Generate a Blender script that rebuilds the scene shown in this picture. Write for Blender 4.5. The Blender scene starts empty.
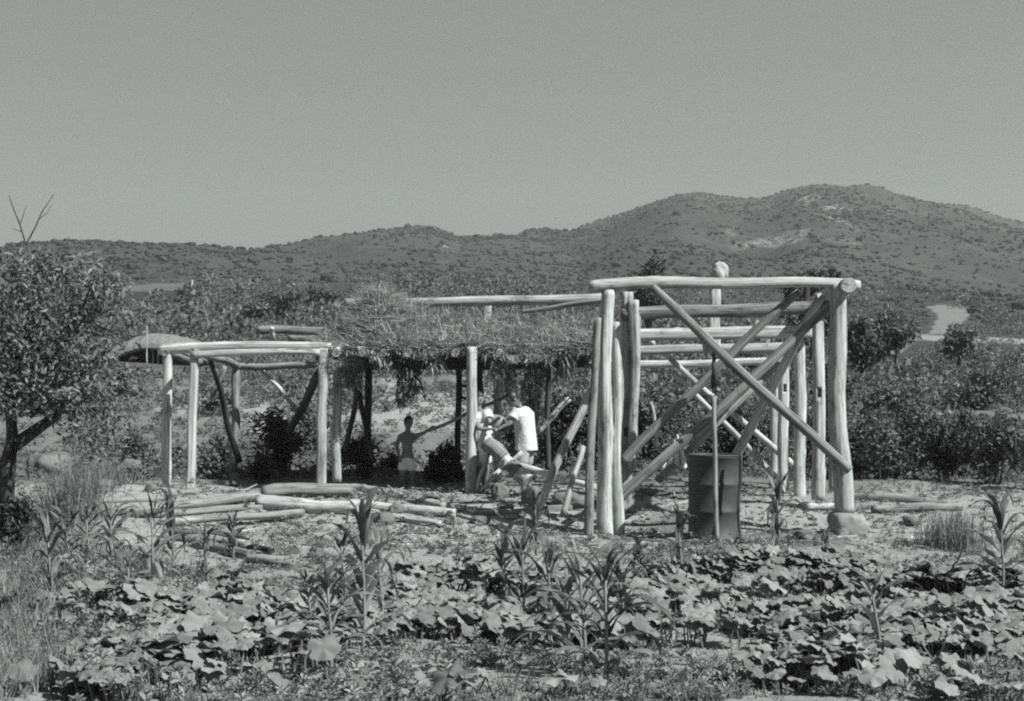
import bpy, bmesh, math, random
import numpy as np
from mathutils import Vector, Matrix
from mathutils import noise as mnoise

random.seed(7)
rng = np.random.default_rng(11)
SC = bpy.context.scene
COL = SC.collection
R = math.radians
F = 1407.0          # focal length in pixels
EYE = 1.6
HZ = 396.0          # pixel row of the horizon

# ------------------------------------------------------------------ helpers
def P(px, py, Y):
    return Vector(((px - 512.0) / F * Y, Y, EYE - (py - HZ) / F * Y))

def vnoise(x, y, seed=0):
    x = np.asarray(x, float); y = np.asarray(y, float)
    xi = np.floor(x).astype(np.int64); yi = np.floor(y).astype(np.int64)
    fx = x - xi; fy = y - yi
    fx = fx * fx * (3 - 2 * fx); fy = fy * fy * (3 - 2 * fy)
    def h(a, b):
        n = (a * 374761393 + b * 668265263 + seed * 974711) & 0x7fffffff
        n = ((n ^ (n >> 13)) * 1274126177) & 0x7fffffff
        n = n ^ (n >> 16)
        return (n & 0xffff) / 65535.0
    v00 = h(xi, yi); v10 = h(xi + 1, yi); v01 = h(xi, yi + 1); v11 = h(xi + 1, yi + 1)
    return (v00 * (1 - fx) + v10 * fx) * (1 - fy) + (v01 * (1 - fx) + v11 * fx) * fy

def fbm(x, y, seed=0, o=4):
    s = 0; a = .5
    for k in range(o):
        s = s + a * vnoise(np.asarray(x) * 2 ** k, np.asarray(y) * 2 ** k, seed + k); a *= .5
    return s / (1 - .5 ** o)

def sstep(a, b, v):
    t = np.clip((np.asarray(v, float) - a) / (b - a), 0, 1)
    return t * t * (3 - 2 * t)

PY = [-20, 16.4, 17.7, 22, 25, 28, 33, 60, 100, 150, 200, 260, 330, 2000]
PZ = [0, 0, .27, .34, .55, 1.2, 1.9, 3.0, 6.8, 13.2, 17.5, 21, 24, 24]
PZR = [0, 0, .25, .32, .5, .8, 1.3, 2.6, 5.0, 8.2, 11.5, 16, 21, 24]
RIDGES = [
    (420, 230, [(-400, 262), (0, 247), (40, 245), (70, 243), (95, 245), (120, 246), (180, 243), (205, 246), (225, 250), (270, 254), (300, 256), (350, 268), (450, 288), (560, 300), (700, 312), (1024, 318), (1500, 320)]),
    (680, 240, [(-400, 300), (100, 275), (220, 262), (265, 256), (290, 253), (310, 246), (330, 240), (350, 234), (380, 229), (410, 227), (432, 227), (447, 232), (460, 237), (480, 235), (500, 233), (520, 235), (545, 239), (590, 241), (680, 262), (850, 292), (1500, 310)]),
    (1000, 165, [(-400, 300), (300, 275), (420, 255), (540, 239), (565, 235), (590, 228), (610, 220), (630, 212), (650, 204), (670, 197), (685, 194), (700, 194), (720, 198), (740, 201), (760, 200), (775, 197), (790, 191), (800, 188), (815, 186), (835, 187), (860, 191), (880, 193), (900, 199), (920, 205), (940, 208), (960, 210), (985, 216), (1010, 222), (1060, 232), (1500, 280)]),
]

def height(x, y):
    x = np.asarray(x, float); y = np.asarray(y, float)
    yy = np.maximum(y, 2.0)
    px = 512 + F * x / (yy + 0.0)
    w = sstep(-.02, .2, x / (np.abs(yy) + 6))
    z = np.interp(y, PY, PZ) * (1 - w) + np.interp(y, PY, PZR) * w
    far = sstep(30, 120, y)
    z = z + far * (fbm(x / 30, y / 30, 5) - .5) * 3.0 * np.clip(y / 200, .3, 1.3)
    z = z + sstep(24, 30, y) * (1 - far) * (fbm(x / 4, y / 4, 9) - .5) * .5
    near = 1 - sstep(24, 30, y)
    z = z + near * ((fbm(x / .7, y / .7, 21, 3) - .5) * .10 + (fbm(x / 2.5, y / 2.5, 3, 2) - .5) * .10)
    # slight bank on the left under the tree
    z = z + .25 * np.exp(-(((x + 5.2) / 1.6) ** 2 + ((y - 16.5) / 2.5) ** 2))
    for (Yk, Y0, pts) in RIDGES:
        a = np.array(pts, float)
        n = (fbm(x / 60, y / 60, int(Yk)) - .5)
        S = np.interp(px, a[:, 0], a[:, 1]) + {420: 8, 680: 6, 1000: 4.5}[Yk]
        zk = EYE + (HZ - S) / F * Yk
        base = np.interp(Y0, PY, PZ) * (1 - w) + np.interp(Y0, PY, PZR) * w - 1.0
        t = np.clip((y - Y0) / (Yk - Y0), 0, 1)
        prof = (.55 * t + .45 * t * t * (3 - 2 * t))
        up = base + (zk - base) * prof + n * 14 * np.sin(np.pi * t) * (Yk / 700)
        up = up + (fbm(x / 140 + .25 * y / 140, y / 400, int(Yk) + 3) - .5) * 40 * np.sin(np.pi * t) * (Yk / 1000)
        dn = zk - (y - Yk) * .25
        rk = np.where(y <= Yk, up, dn)
        z = np.where(y > Y0, np.maximum(z, rk), z)
    return z

def hz(x, y):
    return float(height(np.array([x]), np.array([y]))[0])

_ym = np.exp(np.linspace(math.log(5.0), math.log(1290), 4000))
def hit(px, py):
    x = (px - 512) / F * _ym
    zr = EYE - (py - HZ) / F * _ym
    h = height(x, _ym)
    k = np.argmax(zr <= h)
    return Vector((x[k], _ym[k], h[k]))

def newmesh(name, V, faces_flat, loop_start, loop_total, mat, smooth=False, rnd=None):
    me = bpy.data.meshes.new(name)
    V = np.asarray(V, np.float32)
    me.vertices.add(len(V)); me.vertices.foreach_set('co', V.ravel())
    ff = np.asarray(faces_flat, np.int32)
    me.loops.add(len(ff)); me.loops.foreach_set('vertex_index', ff)
    me.polygons.add(len(loop_start))
    me.polygons.foreach_set('loop_start', np.asarray(loop_start, np.int32))
    me.polygons.foreach_set('loop_total', np.asarray(loop_total, np.int32))
    me.polygons.foreach_set('use_smooth', np.full(len(loop_start), smooth, dtype=bool))
    me.update(calc_edges=True); me.validate()
    if rnd is not None:
        at = me.attributes.new('rnd', 'FLOAT', 'POINT')
        at.data.foreach_set('value', np.asarray(rnd, np.float32))
    if mat: me.materials.append(mat)
    return me

class Geo:
    """collects template copies into one mesh"""
    def __init__(s): s.V = []; s.F = []; s.T = []; s.Rn = []; s.n = 0
    def scatter(s, tv, tf, pos, B, scale, rnd):
        tv = np.asarray(tv, float); pos = np.asarray(pos, float)
        N = len(pos)
        if N == 0: return
        k = len(tv)
        sc = np.asarray(scale, float)
        if sc.ndim == 0: sc = np.full(N, float(sc))
        if sc.ndim == 1: sc = np.repeat(sc[:, None], 3, 1)
        lv = tv[None, :, :] * sc[:, None, :]
        W = np.einsum('nij,nkj->nki', B, lv) + pos[:, None, :]
        s.V.append(W.reshape(-1, 3))
        off = s.n + np.arange(N)[:, None] * k
        for f in tf:
            pass
        flat = np.concatenate([np.asarray(f) for f in tf])
        s.F.append((off + flat[None, :]).ravel())
        s.T.append(np.tile(np.array([len(f) for f in tf]), N))
        s.Rn.append(np.repeat(np.asarray(rnd, float), k))
        s.n += N * k
    def add(s, V, faces, rnd=.5):
        V = np.asarray(V, float)
        s.V.append(V); s.F.append(np.concatenate([np.asarray(f) for f in faces]) + s.n)
        s.T.append(np.array([len(f) for f in faces])); s.Rn.append(np.full(len(V), rnd)); s.n += len(V)
    def tube(s, pts, rad, n=6, rnd=.5):
        pts = [Vector(p) for p in pts]; V = []; m = len(pts)
        for i, p in enumerate(pts):
            d = (pts[min(i + 1, m - 1)] - pts[max(i - 1, 0)]).normalized()
            a = d.cross(Vector((0, 0, 1)) if abs(d.z) < .9 else Vector((1, 0, 0))).normalized(); b = d.cross(a)
            for j in range(n):
                t = 2 * math.pi * j / n
                V.append(p + (a * math.cos(t) + b * math.sin(t)) * rad[i])
        Fc = []
        for i in range(m - 1):
            for j in range(n):
                Fc.append((i * n + j, i * n + (j + 1) % n, (i + 1) * n + (j + 1) % n, (i + 1) * n + j))
        Fc.append(tuple(range(n - 1, -1, -1))); Fc.append(tuple((m - 1) * n + j for j in range(n)))
        s.add(V, Fc, rnd)
    def build(s, name, mat, parent=None, smooth=False, origin=None):
        V = np.concatenate(s.V); T = np.concatenate(s.T)
        o = Vector(origin) if origin is not None else (parent.location.copy() if parent else Vector((0, 0, 0)))
        V = V - np.array(o)
        st = np.concatenate([[0], np.cumsum(T)[:-1]])
        me = newmesh(name, V, np.concatenate(s.F), st, T, mat, smooth, np.concatenate(s.Rn))
        ob = bpy.data.objects.new(name, me); COL.objects.link(ob)
        if parent: ob.parent = parent
        else: ob.location = o
        return ob

def basis(nrm, spin):
    """orthonormal bases whose z axis is nrm, rotated by spin"""
    nrm = np.asarray(nrm, float); nrm = nrm / np.linalg.norm(nrm, axis=1, keepdims=True)
    up = np.where(np.abs(nrm[:, 2:3]) < .95, np.array([[0, 0, 1.]]), np.array([[1., 0, 0]]))
    a = np.cross(up, nrm); a /= np.linalg.norm(a, axis=1, keepdims=True)
    b = np.cross(nrm, a)
    c = np.cos(spin)[:, None]; s_ = np.sin(spin)[:, None]
    x = a * c + b * s_; y = -a * s_ + b * c
    return np.stack([x, y, nrm], axis=2)

def basis_y(d, spin):
    """bases whose y axis is d"""
    B = basis(d, spin)
    return np.stack([B[:, :, 0], B[:, :, 2], -B[:, :, 1]], axis=2)

def rdir(n, up=0.0):
    v = rng.normal(size=(n, 3)); v[:, 2] += up
    return v / np.linalg.norm(v, axis=1, keepdims=True)

LEAF_V = [(0, 0, 0), (.2, .35, .07), (.16, .72, .02), (0, 1, -.12), (-.16, .72, .02), (-.2, .35, .07), (0, .4, -.02)]
LEAF_F = [(0, 1, 6), (1, 2, 3, 6), (6, 3, 4, 5), (0, 6, 5)]
BLADE_V = [(-.5, 0, 0), (.5, 0, 0), (.38, .5, .06), (-.38, .5, .06), (0, 1, -.12)]
BLADE_F = [(0, 1, 2, 3), (3, 2, 4)]

def empty(name, loc, label, cat, group=None):
    o = bpy.data.objects.new(name, None); COL.objects.link(o); o.location = loc
    o.empty_display_size = .1
    tag(o, label, cat, group); return o
def tag(o, label, cat, group=None, kind=None):
    if label: o['label'] = label
    if cat: o['category'] = cat
    if group: o['group'] = group
    if kind: o['kind'] = kind
    return o

# ------------------------------------------------------------------ materials
def mat_new(name):
    m = bpy.data.materials.new(name); m.use_nodes = True
    nt = m.node_tree; nt.nodes.clear()
    out = nt.nodes.new('ShaderNodeOutputMaterial'); b = nt.nodes.new('ShaderNodeBsdfPrincipled')
    nt.links.new(b.outputs[0], out.inputs[0])
    return m, nt, b, out
def g(v): return (v, v, v, 1)
def ramp(nt, fac, stops):
    r = nt.nodes.new('ShaderNodeValToRGB'); cr = r.color_ramp
    while len(cr.elements) < len(stops): cr.elements.new(.5)
    for e, (p, v) in zip(cr.elements, stops): e.position = p; e.color = g(v)
    nt.links.new(fac, r.inputs[0]); return r.outputs[0]
def noise(nt, scale, detail=5, vec=None, rough=.6, dist=0):
    n = nt.nodes.new('ShaderNodeTexNoise'); n.inputs['Scale'].default_value = scale
    n.inputs['Detail'].default_value = detail; n.inputs['Roughness'].default_value = rough
    n.inputs['Distortion'].default_value = dist
    if vec is not None: nt.links.new(vec, n.inputs['Vector'])
    return n.outputs['Fac']
def coords(nt, which='Object', scale=(1, 1, 1)):
    t = nt.nodes.new('ShaderNodeTexCoord'); m = nt.nodes.new('ShaderNodeMapping')
    m.inputs['Scale'].default_value = scale
    nt.links.new(t.outputs[which], m.inputs['Vector']); return m.outputs[0]
def mixc(nt, fac, a, b, mode='MIX'):
    m = nt.nodes.new('ShaderNodeMix'); m.data_type = 'RGBA'; m.blend_type = mode
    if isinstance(fac, float): m.inputs[0].default_value = fac
    else: nt.links.new(fac, m.inputs[0])
    for s, v in ((6, a), (7, b)):
        if isinstance(v, tuple): m.inputs[s].default_value = v
        else: nt.links.new(v, m.inputs[s])
    return m.outputs[2]
def bump(nt, b, h, strength, dist):
    n = nt.nodes.new('ShaderNodeBump'); n.inputs['Strength'].default_value = strength
    n.inputs['Distance'].default_value = dist
    nt.links.new(h, n.inputs['Height']); nt.links.new(n.outputs[0], b.inputs['Normal'])
def attr(nt, name):
    a = nt.nodes.new('ShaderNodeAttribute'); a.attribute_name = name; return a.outputs['Fac']

def wood(name, lo, hi, knots=.12):
    m, nt, b, _ = mat_new(name)
    oi = nt.nodes.new('ShaderNodeObjectInfo')
    c = coords(nt, 'Object', (34, 34, 1.3))
    add = nt.nodes.new('ShaderNodeVectorMath'); add.operation = 'ADD'
    mul = nt.nodes.new('ShaderNodeVectorMath'); mul.operation = 'SCALE'; mul.inputs[0].default_value = (40, 17, 9)
    nt.links.new(oi.outputs['Random'], mul.inputs['Scale'])
    nt.links.new(c, add.inputs[0]); nt.links.new(mul.outputs[0], add.inputs[1])
    f = noise(nt, 1.0, 6, add.outputs[0], .65, .4)
    c1 = ramp(nt, f, [(.30, lo * .55), (.42, lo), (.52, (lo + hi) / 2), (.66, hi)])
    c2 = coords(nt, 'Object', (7, 7, 3))
    add2 = nt.nodes.new('ShaderNodeVectorMath'); add2.operation = 'ADD'
    nt.links.new(c2, add2.inputs[0]); nt.links.new(mul.outputs[0], add2.inputs[1])
    k = ramp(nt, noise(nt, 1.0, 4, add2.outputs[0], .6), [(.28, knots), (.4, .8), (.7, 1.0)])
    col = mixc(nt, 1.0, c1, k, 'MULTIPLY')
    c3 = coords(nt, 'Object', (70, 70, 1.1))
    add3 = nt.nodes.new('ShaderNodeVectorMath'); add3.operation = 'ADD'
    nt.links.new(c3, add3.inputs[0]); nt.links.new(mul.outputs[0], add3.inputs[1])
    crack = ramp(nt, noise(nt, 1.0, 3, add3.outputs[0], .5, .6), [(.33, .3), (.40, .85), (.46, 1.0)])
    col = mixc(nt, .8, col, crack, 'MULTIPLY')
    c4 = coords(nt, 'Object', (3.2, 3.2, 1.5))
    add4 = nt.nodes.new('ShaderNodeVectorMath'); add4.operation = 'ADD'
    nt.links.new(c4, add4.inputs[0]); nt.links.new(mul.outputs[0], add4.inputs[1])
    scrap = ramp(nt, noise(nt, 1.0, 7, add4.outputs[0], .75), [(.34, .5), (.42, .9), (.5, 1.0)])
    col = mixc(nt, .9, col, scrap, 'MULTIPLY')
    # each log its own tone
    v = nt.nodes.new('ShaderNodeMapRange'); v.inputs[3].default_value = .8; v.inputs[4].default_value = 1.08
    nt.links.new(oi.outputs['Random'], v.inputs[0])
    col = mixc(nt, 1.0, col, v.outputs[0], 'MULTIPLY')
    nt.links.new(col, b.inputs['Base Color'])
    b.inputs['Roughness'].default_value = .8; b.inputs['Specular IOR Level'].default_value = .2
    bump(nt, b, f, .5, .012)
    return m

def leafmat(name, lo, hi, trans=.25, rough=.55, spec=.3):
    m, nt, b, out = mat_new(name)
    c = ramp(nt, attr(nt, 'rnd'), [(0, lo), (1, hi)])
    n = ramp(nt, noise(nt, 9.0, 3, coords(nt)), [(.3, .75), (.7, 1.1)])
    c = mixc(nt, 1.0, c, n, 'MULTIPLY')
    nt.links.new(c, b.inputs['Base Color']); b.inputs['Roughness'].default_value = rough
    b.inputs['Specular IOR Level'].default_value = spec
    if trans > 0:
        t = nt.nodes.new('ShaderNodeBsdfTranslucent'); nt.links.new(c, t.inputs[0])
        mx = nt.nodes.new('ShaderNodeMixShader'); mx.inputs[0].default_value = trans
        nt.links.new(b.outputs[0], mx.inputs[1]); nt.links.new(t.outputs[0], mx.inputs[2])
        nt.links.new(mx.outputs[0], out.inputs[0])
    return m

def plain(name, lo, hi, scale=8, rough=.85, bstr=.3, bdist=.02, spec=.2, detail=6):
    m, nt, b, _ = mat_new(name)
    f = noise(nt, scale, detail, coords(nt), .65)
    nt.links.new(ramp(nt, f, [(.3, lo), (.7, hi)]), b.inputs['Base Color'])
    b.inputs['Roughness'].default_value = rough; b.inputs['Specular IOR Level'].default_value = spec
    if bstr: bump(nt, b, f, bstr, bdist)
    return m

M = {}
M['wood'] = wood('peeled_wood', .36, .60, .28)
M['wood_grey'] = wood('weathered_wood', .16, .31, .25)
M['bark'] = wood('bark_wood', .045, .10, .4)
M['log'] = wood('barked_log', .18, .33, .25)
M['straw'] = leafmat('straw', .13, .44, .25, .75, .1)
M['leaf_dark'] = leafmat('leaf_dark', .035, .085, .2)
M['leaf_mid'] = leafmat('leaf_mid', .06, .18, .25)
M['leaf_pale'] = leafmat('leaf_pale', .09, .22, .25)
M['squash'] = leafmat('squash_leaf', .13, .25, .15, .8, .06)
M['corn'] = leafmat('corn_leaf', .05, .21, .3, .5, .3)
M['corn_stalk'] = leafmat('corn_stalk', .13, .22, 0, .6, .2)
M['grass'] = leafmat('grass_blade', .11, .29, .3, .6, .2)
M['slope_weed'] = leafmat('slope_weed', .08, .19, .2, .8, .05)
M['weed'] = leafmat('weed_leaf', .10, .28, .25, .6, .2)
M['scrub'] = leafmat('hill_scrub', .03, .07, 0, .9, 0)
M['stone'] = plain('stone', .075, .16, 5, .9, .5, .03)
M['stone_pale'] = plain('pale_stone', .16, .26, 5, .9, .5, .03)
M['stone_white'] = plain('white_stone', .24, .38, 5, .9, .4, .03)
M['skin'] = plain('skin', .14, .19, 12, .6, 0, spec=.3)
M['hair'] = plain('hair', .012, .02, 60, .5, .3, .004, .4)
M['white'] = plain('white_cotton', .42, .56, 7, .9, .8, .03)
M['grey_cloth'] = plain('grey_cotton', .25, .32, 20, .9, .25, .01)
M['pale_cloth'] = plain('pale_cotton', .66, .76, 20, .9, .25, .01)
M['bundle'] = plain('bundle_cloth', .16, .25, 9, .9, .6, .02)
M['eye'] = plain('eye', .02, .03, 5, .3, 0)
M['metal'] = plain('rusted_paint', .025, .06, 4, .6, .2, .004, .35)
M['rope'] = plain('rope', .03, .07, 30, .9, .3, .004)

# ground
def ground_mat():
    m, nt, b, _ = mat_new('earth_and_grass')
    co = coords(nt)
    n1 = noise(nt, .9, 8, co, .7); n2 = noise(nt, 9.0, 8, co, .75); n3 = noise(nt, .035, 8, co, .75)
    n4 = noise(nt, .25, 8, co, .8)
    near = mixc(nt, .5, ramp(nt, n1, [(.3, .11), (.7, .19)]), ramp(nt, n2, [(.3, .07), (.7, .19)]))
    hill = mixc(nt, .55, ramp(nt, n4, [(.36, .025), (.5, .046), (.66, .075)]), ramp(nt, n3, [(.35, .03), (.65, .065)]))
    c = mixc(nt, attr(nt, 'far'), near, hill)
    soil = mixc(nt, .5, ramp(nt, n1, [(.3, .21), (.7, .30)]), ramp(nt, n2, [(.3, .15), (.7, .34)]))
    c = mixc(nt, attr(nt, 'soil'), c, soil)
    rk = ramp(nt, noise(nt, .3, 8, co, .8), [(.46, 0.), (.56, 1.)])
    mm = nt.nodes.new('ShaderNodeMath'); mm.operation = 'MULTIPLY'
    nt.links.new(rk, mm.inputs[0]); nt.links.new(attr(nt, 'rock'), mm.inputs[1])
    c = mixc(nt, mm.outputs[0], c, g(.20))
    nt.links.new(c, b.inputs['Base Color']); b.inputs['Roughness'].default_value = .95
    b.inputs['Specular IOR Level'].default_value = .05
    mx = nt.nodes.new('ShaderNodeMath'); mx.operation = 'ADD'
    nt.links.new(n2, mx.inputs[0]); nt.links.new(n1, mx.inputs[1])
    bump(nt, b, mx.outputs[0], .7, .06)
    return m
M['ground'] = ground_mat()

# ------------------------------------------------------------------ ground and hills
def inpoly(px, py, poly):
    c = np.zeros(px.shape, bool); n = len(poly)
    for i in range(n):
        x0, y0 = poly[i]; x1, y1 = poly[(i + 1) % n]
        if y0 == y1: continue
        k = ((y0 > py) != (y1 > py)) & (px < (x1 - x0) * (py - y0) / (y1 - y0) + x0)
        c ^= k
    return c

def make_terrain():
    us = np.linspace(-.85, .85, 560)
    ys = np.concatenate([np.linspace(-8, 6, 20), np.linspace(6.1, 26, 330), np.exp(np.linspace(math.log(26.1), math.log(1290), 470))])
    U, Yg = np.meshgrid(us, ys)
    # denser in the middle of the view
    U = U * (.62 + .38 * (np.abs(U) / .85) ** 2)
    U = U / .62 * .62
    X = U * (Yg + 14)
    Z = height(X, Yg)
    V = np.stack([X, Yg, Z], -1).reshape(-1, 3)
    nr, nc = U.shape
    i = np.arange(nr - 1)[:, None] * nc + np.arange(nc - 1)[None, :]
    q = np.stack([i, i + 1, i + nc + 1, i + nc], -1).reshape(-1, 4)
    nf = len(q)
    x, y, z = V[:, 0], V[:, 1], V[:, 2]
    soil = np.zeros(len(V)); rock = np.zeros(len(V))
    # bare worked earth round the building site, the footpath and pale fields up the slope
    gard = (1 - sstep(19, 22, y)) * sstep(.36, .56, fbm(x / 2, y / 2, 77) + .14)
    soil = np.maximum(soil, gard)
    yb = np.maximum(y, 1)
    sx = x / yb
    def blob(px, py, rx, ry, k=1.0):
        h = hit(px, py)
        d = ((x - h.x) / rx) ** 2 + ((y - h.y) / ry) ** 2
        return k * (1 - sstep(.5, 1.1, d + (fbm(x / rx * 2, y / ry * 2, 8) - .5) * .9))
    for a in [(400, 395, 2.6, 5, 1), (280, 412, 1.6, 2.5, .9), (152, 290, 5, 22, .25), (1010, 342, 9, 22, .8), (250, 400, 2, 3, .8), (910, 400, 1.2, 3, .5)]:
        soil = np.maximum(soil, blob(*a))
    poly = [hit(*p) for p in [(925, 306), (945, 305), (975, 310), (958, 326), (925, 337), (905, 350), (880, 356), (900, 340), (935, 324), (938, 315)]]
    soil = np.maximum(soil, .5 * inpoly(x, y, [(p.x, p.y) for p in poly]))
    for a in [(808, 199, 6, 9, .9), (832, 206, 8, 14, 1.), (786, 239, 10, 7, .8), (837, 220, 3, 30, .9), (765, 246, 12, 5, .8), (728, 232, 3, 4, .6), (885, 210, 5, 6, .7), (75, 256, 4, 12, .7), (445, 245, 2, 14, .7), (842, 240, 6, 8, .5)]:
        rock = np.maximum(rock, blob(*a))
    far = sstep(30, 70, y)
    me = newmesh('ground', V, q.ravel(), np.arange(nf) * 4, np.full(nf, 4), M['ground'], True)
    for n, v in (('soil', soil), ('rock', rock), ('far', far)):
        at = me.attributes.new(n, 'FLOAT', 'POINT'); at.data.foreach_set('value', v.astype(np.float32))
    o = bpy.data.objects.new('ground', me); COL.objects.link(o); o['kind'] = 'structure'
    return o
make_terrain()

# scrub that covers the far hills: one mass
def ico(seed):
    bm = bmesh.new(); bmesh.ops.create_icosphere(bm, subdivisions=1, radius=1)
    r = random.Random(seed)
    for v in bm.verts: v.co = v.co * (1 + r.uniform(-.35, .3)); v.co.z = v.co.z * .75 + .4
    V = [tuple(v.co) for v in bm.verts]; Fc = [tuple(x.index for x in f.verts) for f in bm.faces]
    bm.free(); return V, Fc
TUFTS = []
for s in range(4):
    r = np.random.default_rng(s + 40); V = []; Fc = []
    for k in range(64):
        d = r.normal(size=3); d /= np.linalg.norm(d); p = d * r.uniform(.55, 1.0); p[2] = p[2] * .75 + .6
        a = r.normal(size=3); a /= np.linalg.norm(a); b = np.cross(a, d + r.normal(size=3) * .6); b /= np.linalg.norm(b) + 1e-6
        w = r.uniform(.09, .2); i = len(V)
        V += [p - a * w, p + b * w * .7, p + a * w * 1.1, p - b * w * .6]; Fc.append((i, i + 1, i + 2, i + 3))
    TUFTS.append((V, Fc))

def hill_scrub():
    G = Geo()
    for s in range(5):
        V, Fc = ico(s)
        n = 10000
        y = 190 + (1010 - 190) * rng.random(n) ** .9
        px = rng.uniform(-120, 1150, n)
        x = (px - 512) / F * y
        # thin out by a patch noise so that bare grass shows
        keep = fbm(x / 45, y / 60, 61) + rng.normal(size=n) * .12 > np.where(px > 600, .47, .47)
        keep |= rng.random(n) < .12
        pyh = HZ - (height(x, y) - EYE) / y * F
        keep &= ~inpoly(px, pyh, [(922, 303), (948, 303), (980, 309), (962, 328), (930, 340), (908, 352), (880, 358), (898, 338), (932, 324), (935, 315)])
        x, y = x[keep], y[keep]; m = len(x)
        z = height(x, y)
        sc = rng.uniform(.3, 1.05, m) * np.where(rng.random(m) < .04, 1.9, 1.0) * np.clip(y / 600, .7, 1.1)
        S = np.stack([sc * rng.uniform(.8, 1.4, m), sc * rng.uniform(.8, 1.4, m), sc * rng.uniform(.6, 1.1, m)], 1)
        B = basis(np.tile([0, 0, 1.], (m, 1)), rng.uniform(0, 6.28, m))
        G.scatter(V, Fc, np.stack([x, y, z], 1), B, S, rng.random(m))
    o = G.build('hill_scrub', M['scrub']); o['kind'] = 'stuff'; o['category'] = 'scrub'
    o['label'] = 'low scrub dotted over the far hills'
hill_scrub()

def slope_scrub(name, label, mat, n, y0, y1, smin, smax, thr, seed, smx):
    G = Geo()
    for V, Fc in TUFTS:
        y = np.exp(rng.uniform(math.log(y0), math.log(y1), n))
        px = rng.uniform(-150, 1180, n)
        x = (px - 512) / F * y
        sc0 = rng.uniform(smin, smax, n) * np.clip(y / 45, .55, smx)
        d = fbm(x / (3 + y / 25), y / (4 + y / 20), seed)
        keep = (d + rng.normal(size=n) * .07 > np.where(px > 600, thr - .03, thr))
        keep &= ~((px > 95) & (px < 215) & (y > 38) & (y < 60))
        keep &= ~((px > 376) & (px < 470) & (y > 21) & (y < 45) & (rng.random(n) < (.3 if smin < .2 else 1.0)))
        pyb = HZ - (height(x, y) + sc0 * .9 - EYE) / y * F
        keep &= ~inpoly(px, pyb, [(915, 303), (945, 303), (985, 306), (966, 330), (935, 342), (905, 358), (870, 362), (895, 338), (928, 324), (930, 315)])
        keep &= ~((px > 112) & (px < 196) & (y > 112) & (y < 175)); keep &= ~((px > 968) & (px < 1080) & (y > 85) & (y < 150) & (rng.random(n) < .9)); keep &= ~((px > 120) & (px < 330) & (y < 60) & (sc0 > .45))
        x, y = x[keep], y[keep]; m = len(x)
        z = height(x, y) - .03
        sc = sc0[keep]
        S = np.stack([sc, sc, sc * rng.uniform(.6, 1.2, m)], 1)
        B = basis(np.tile([0, 0, 1.], (m, 1)), rng.uniform(0, 6.28, m))
        G.scatter(V, Fc, np.stack([x, y, z], 1), B, S, np.clip(rng.random(m) * .8 + .1, 0, 1))
    o = G.build(name, M[mat]); tag(o, label, 'undergrowth', None, 'stuff')
slope_scrub('slope_undergrowth', 'dark bushy undergrowth over the slope behind the frames', 'leaf_mid', 1900, 23.5, 260, .25, .7, .53, 83, 1.9)
slope_scrub('slope_weeds', 'pale grassy weeds over the slope behind the frames', 'slope_weed', 5000, 21.5, 250, .12, .34, .35, 87, 2.2)

# ------------------------------------------------------------------ logs
def log_mesh(L, r0, r1, bend=.02, seed=0, n=16, rough=.05, sq=0.0, taper_tip=0):
    r = random.Random(seed)
    m = max(6, int(L / .07)); V = []; Fc = []
    ph = r.uniform(0, 6.28); ph2 = r.uniform(0, 6.28)
    lob = [(r.uniform(0, 6.28), r.uniform(.02, .045), k) for k in (2, 3, 5)]
    kn = [(r.uniform(.05, .95) * L, r.uniform(0, 6.28), r.uniform(.10, .22)) for _ in range(int(L * 2.2))]
    for i in range(m + 1):
        t = i / m; z = L * t
        bx = bend * math.sin(math.pi * t) * math.cos(ph) + bend * .35 * math.sin(2.7 * math.pi * t + ph2)
        by = bend * math.sin(math.pi * t) * math.sin(ph) + bend * .35 * math.cos(3.1 * math.pi * t + ph2) - bend * .35 * math.cos(ph2)
        bx -= bend * .35 * math.sin(ph2) * (1 - t)
        rad = (r0 + (r1 - r0) * t) * .93 * (1 + rough * .8 * (mnoise.noise(Vector((z * 2.2, seed * 3.7, 0)))))
        if i in (0, m): rad *= .955
        for j in range(n):
            a = 2 * math.pi * j / n
            k = 1 + sum(A * math.sin(q * a + p + z * .8) for p, A, q in lob) + rough * .3 * r.uniform(-1, 1)
            for kz, ka, kh in kn:
                dz_ = (z - kz) / .05; da_ = math.sin((a - ka) / 2) * 4
                if abs(dz_) < 3: k += kh * math.exp(-dz_ * dz_ - da_ * da_)
            if sq: k *= 1 + sq * (1 / max(abs(math.cos(a)), abs(math.sin(a))) - 1.18)
            V.append((bx + math.cos(a) * rad * k, by + math.sin(a) * rad * k, z))
    for i in range(m):
        for j in range(n):
            Fc.append((i * n + j, i * n + (j + 1) % n, (i + 1) * n + (j + 1) % n, (i + 1) * n + j))
    # ends: slightly dished cut face
    for (base, zz, rev) in ((0, 0, True), (m * n, L, False)):
        c = len(V); cx = sum(V[base + j][0] for j in range(n)) / n; cy = sum(V[base + j][1] for j in range(n)) / n
        V.append((cx, cy, zz + (.008 if rev else -.008) + r.uniform(-.01, .01)))
        for j in range(n):
            f = (base + j, base + (j + 1) % n, c)
            Fc.append(tuple(reversed(f)) if rev else f)
    return V, Fc
_ls = [0]
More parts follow.
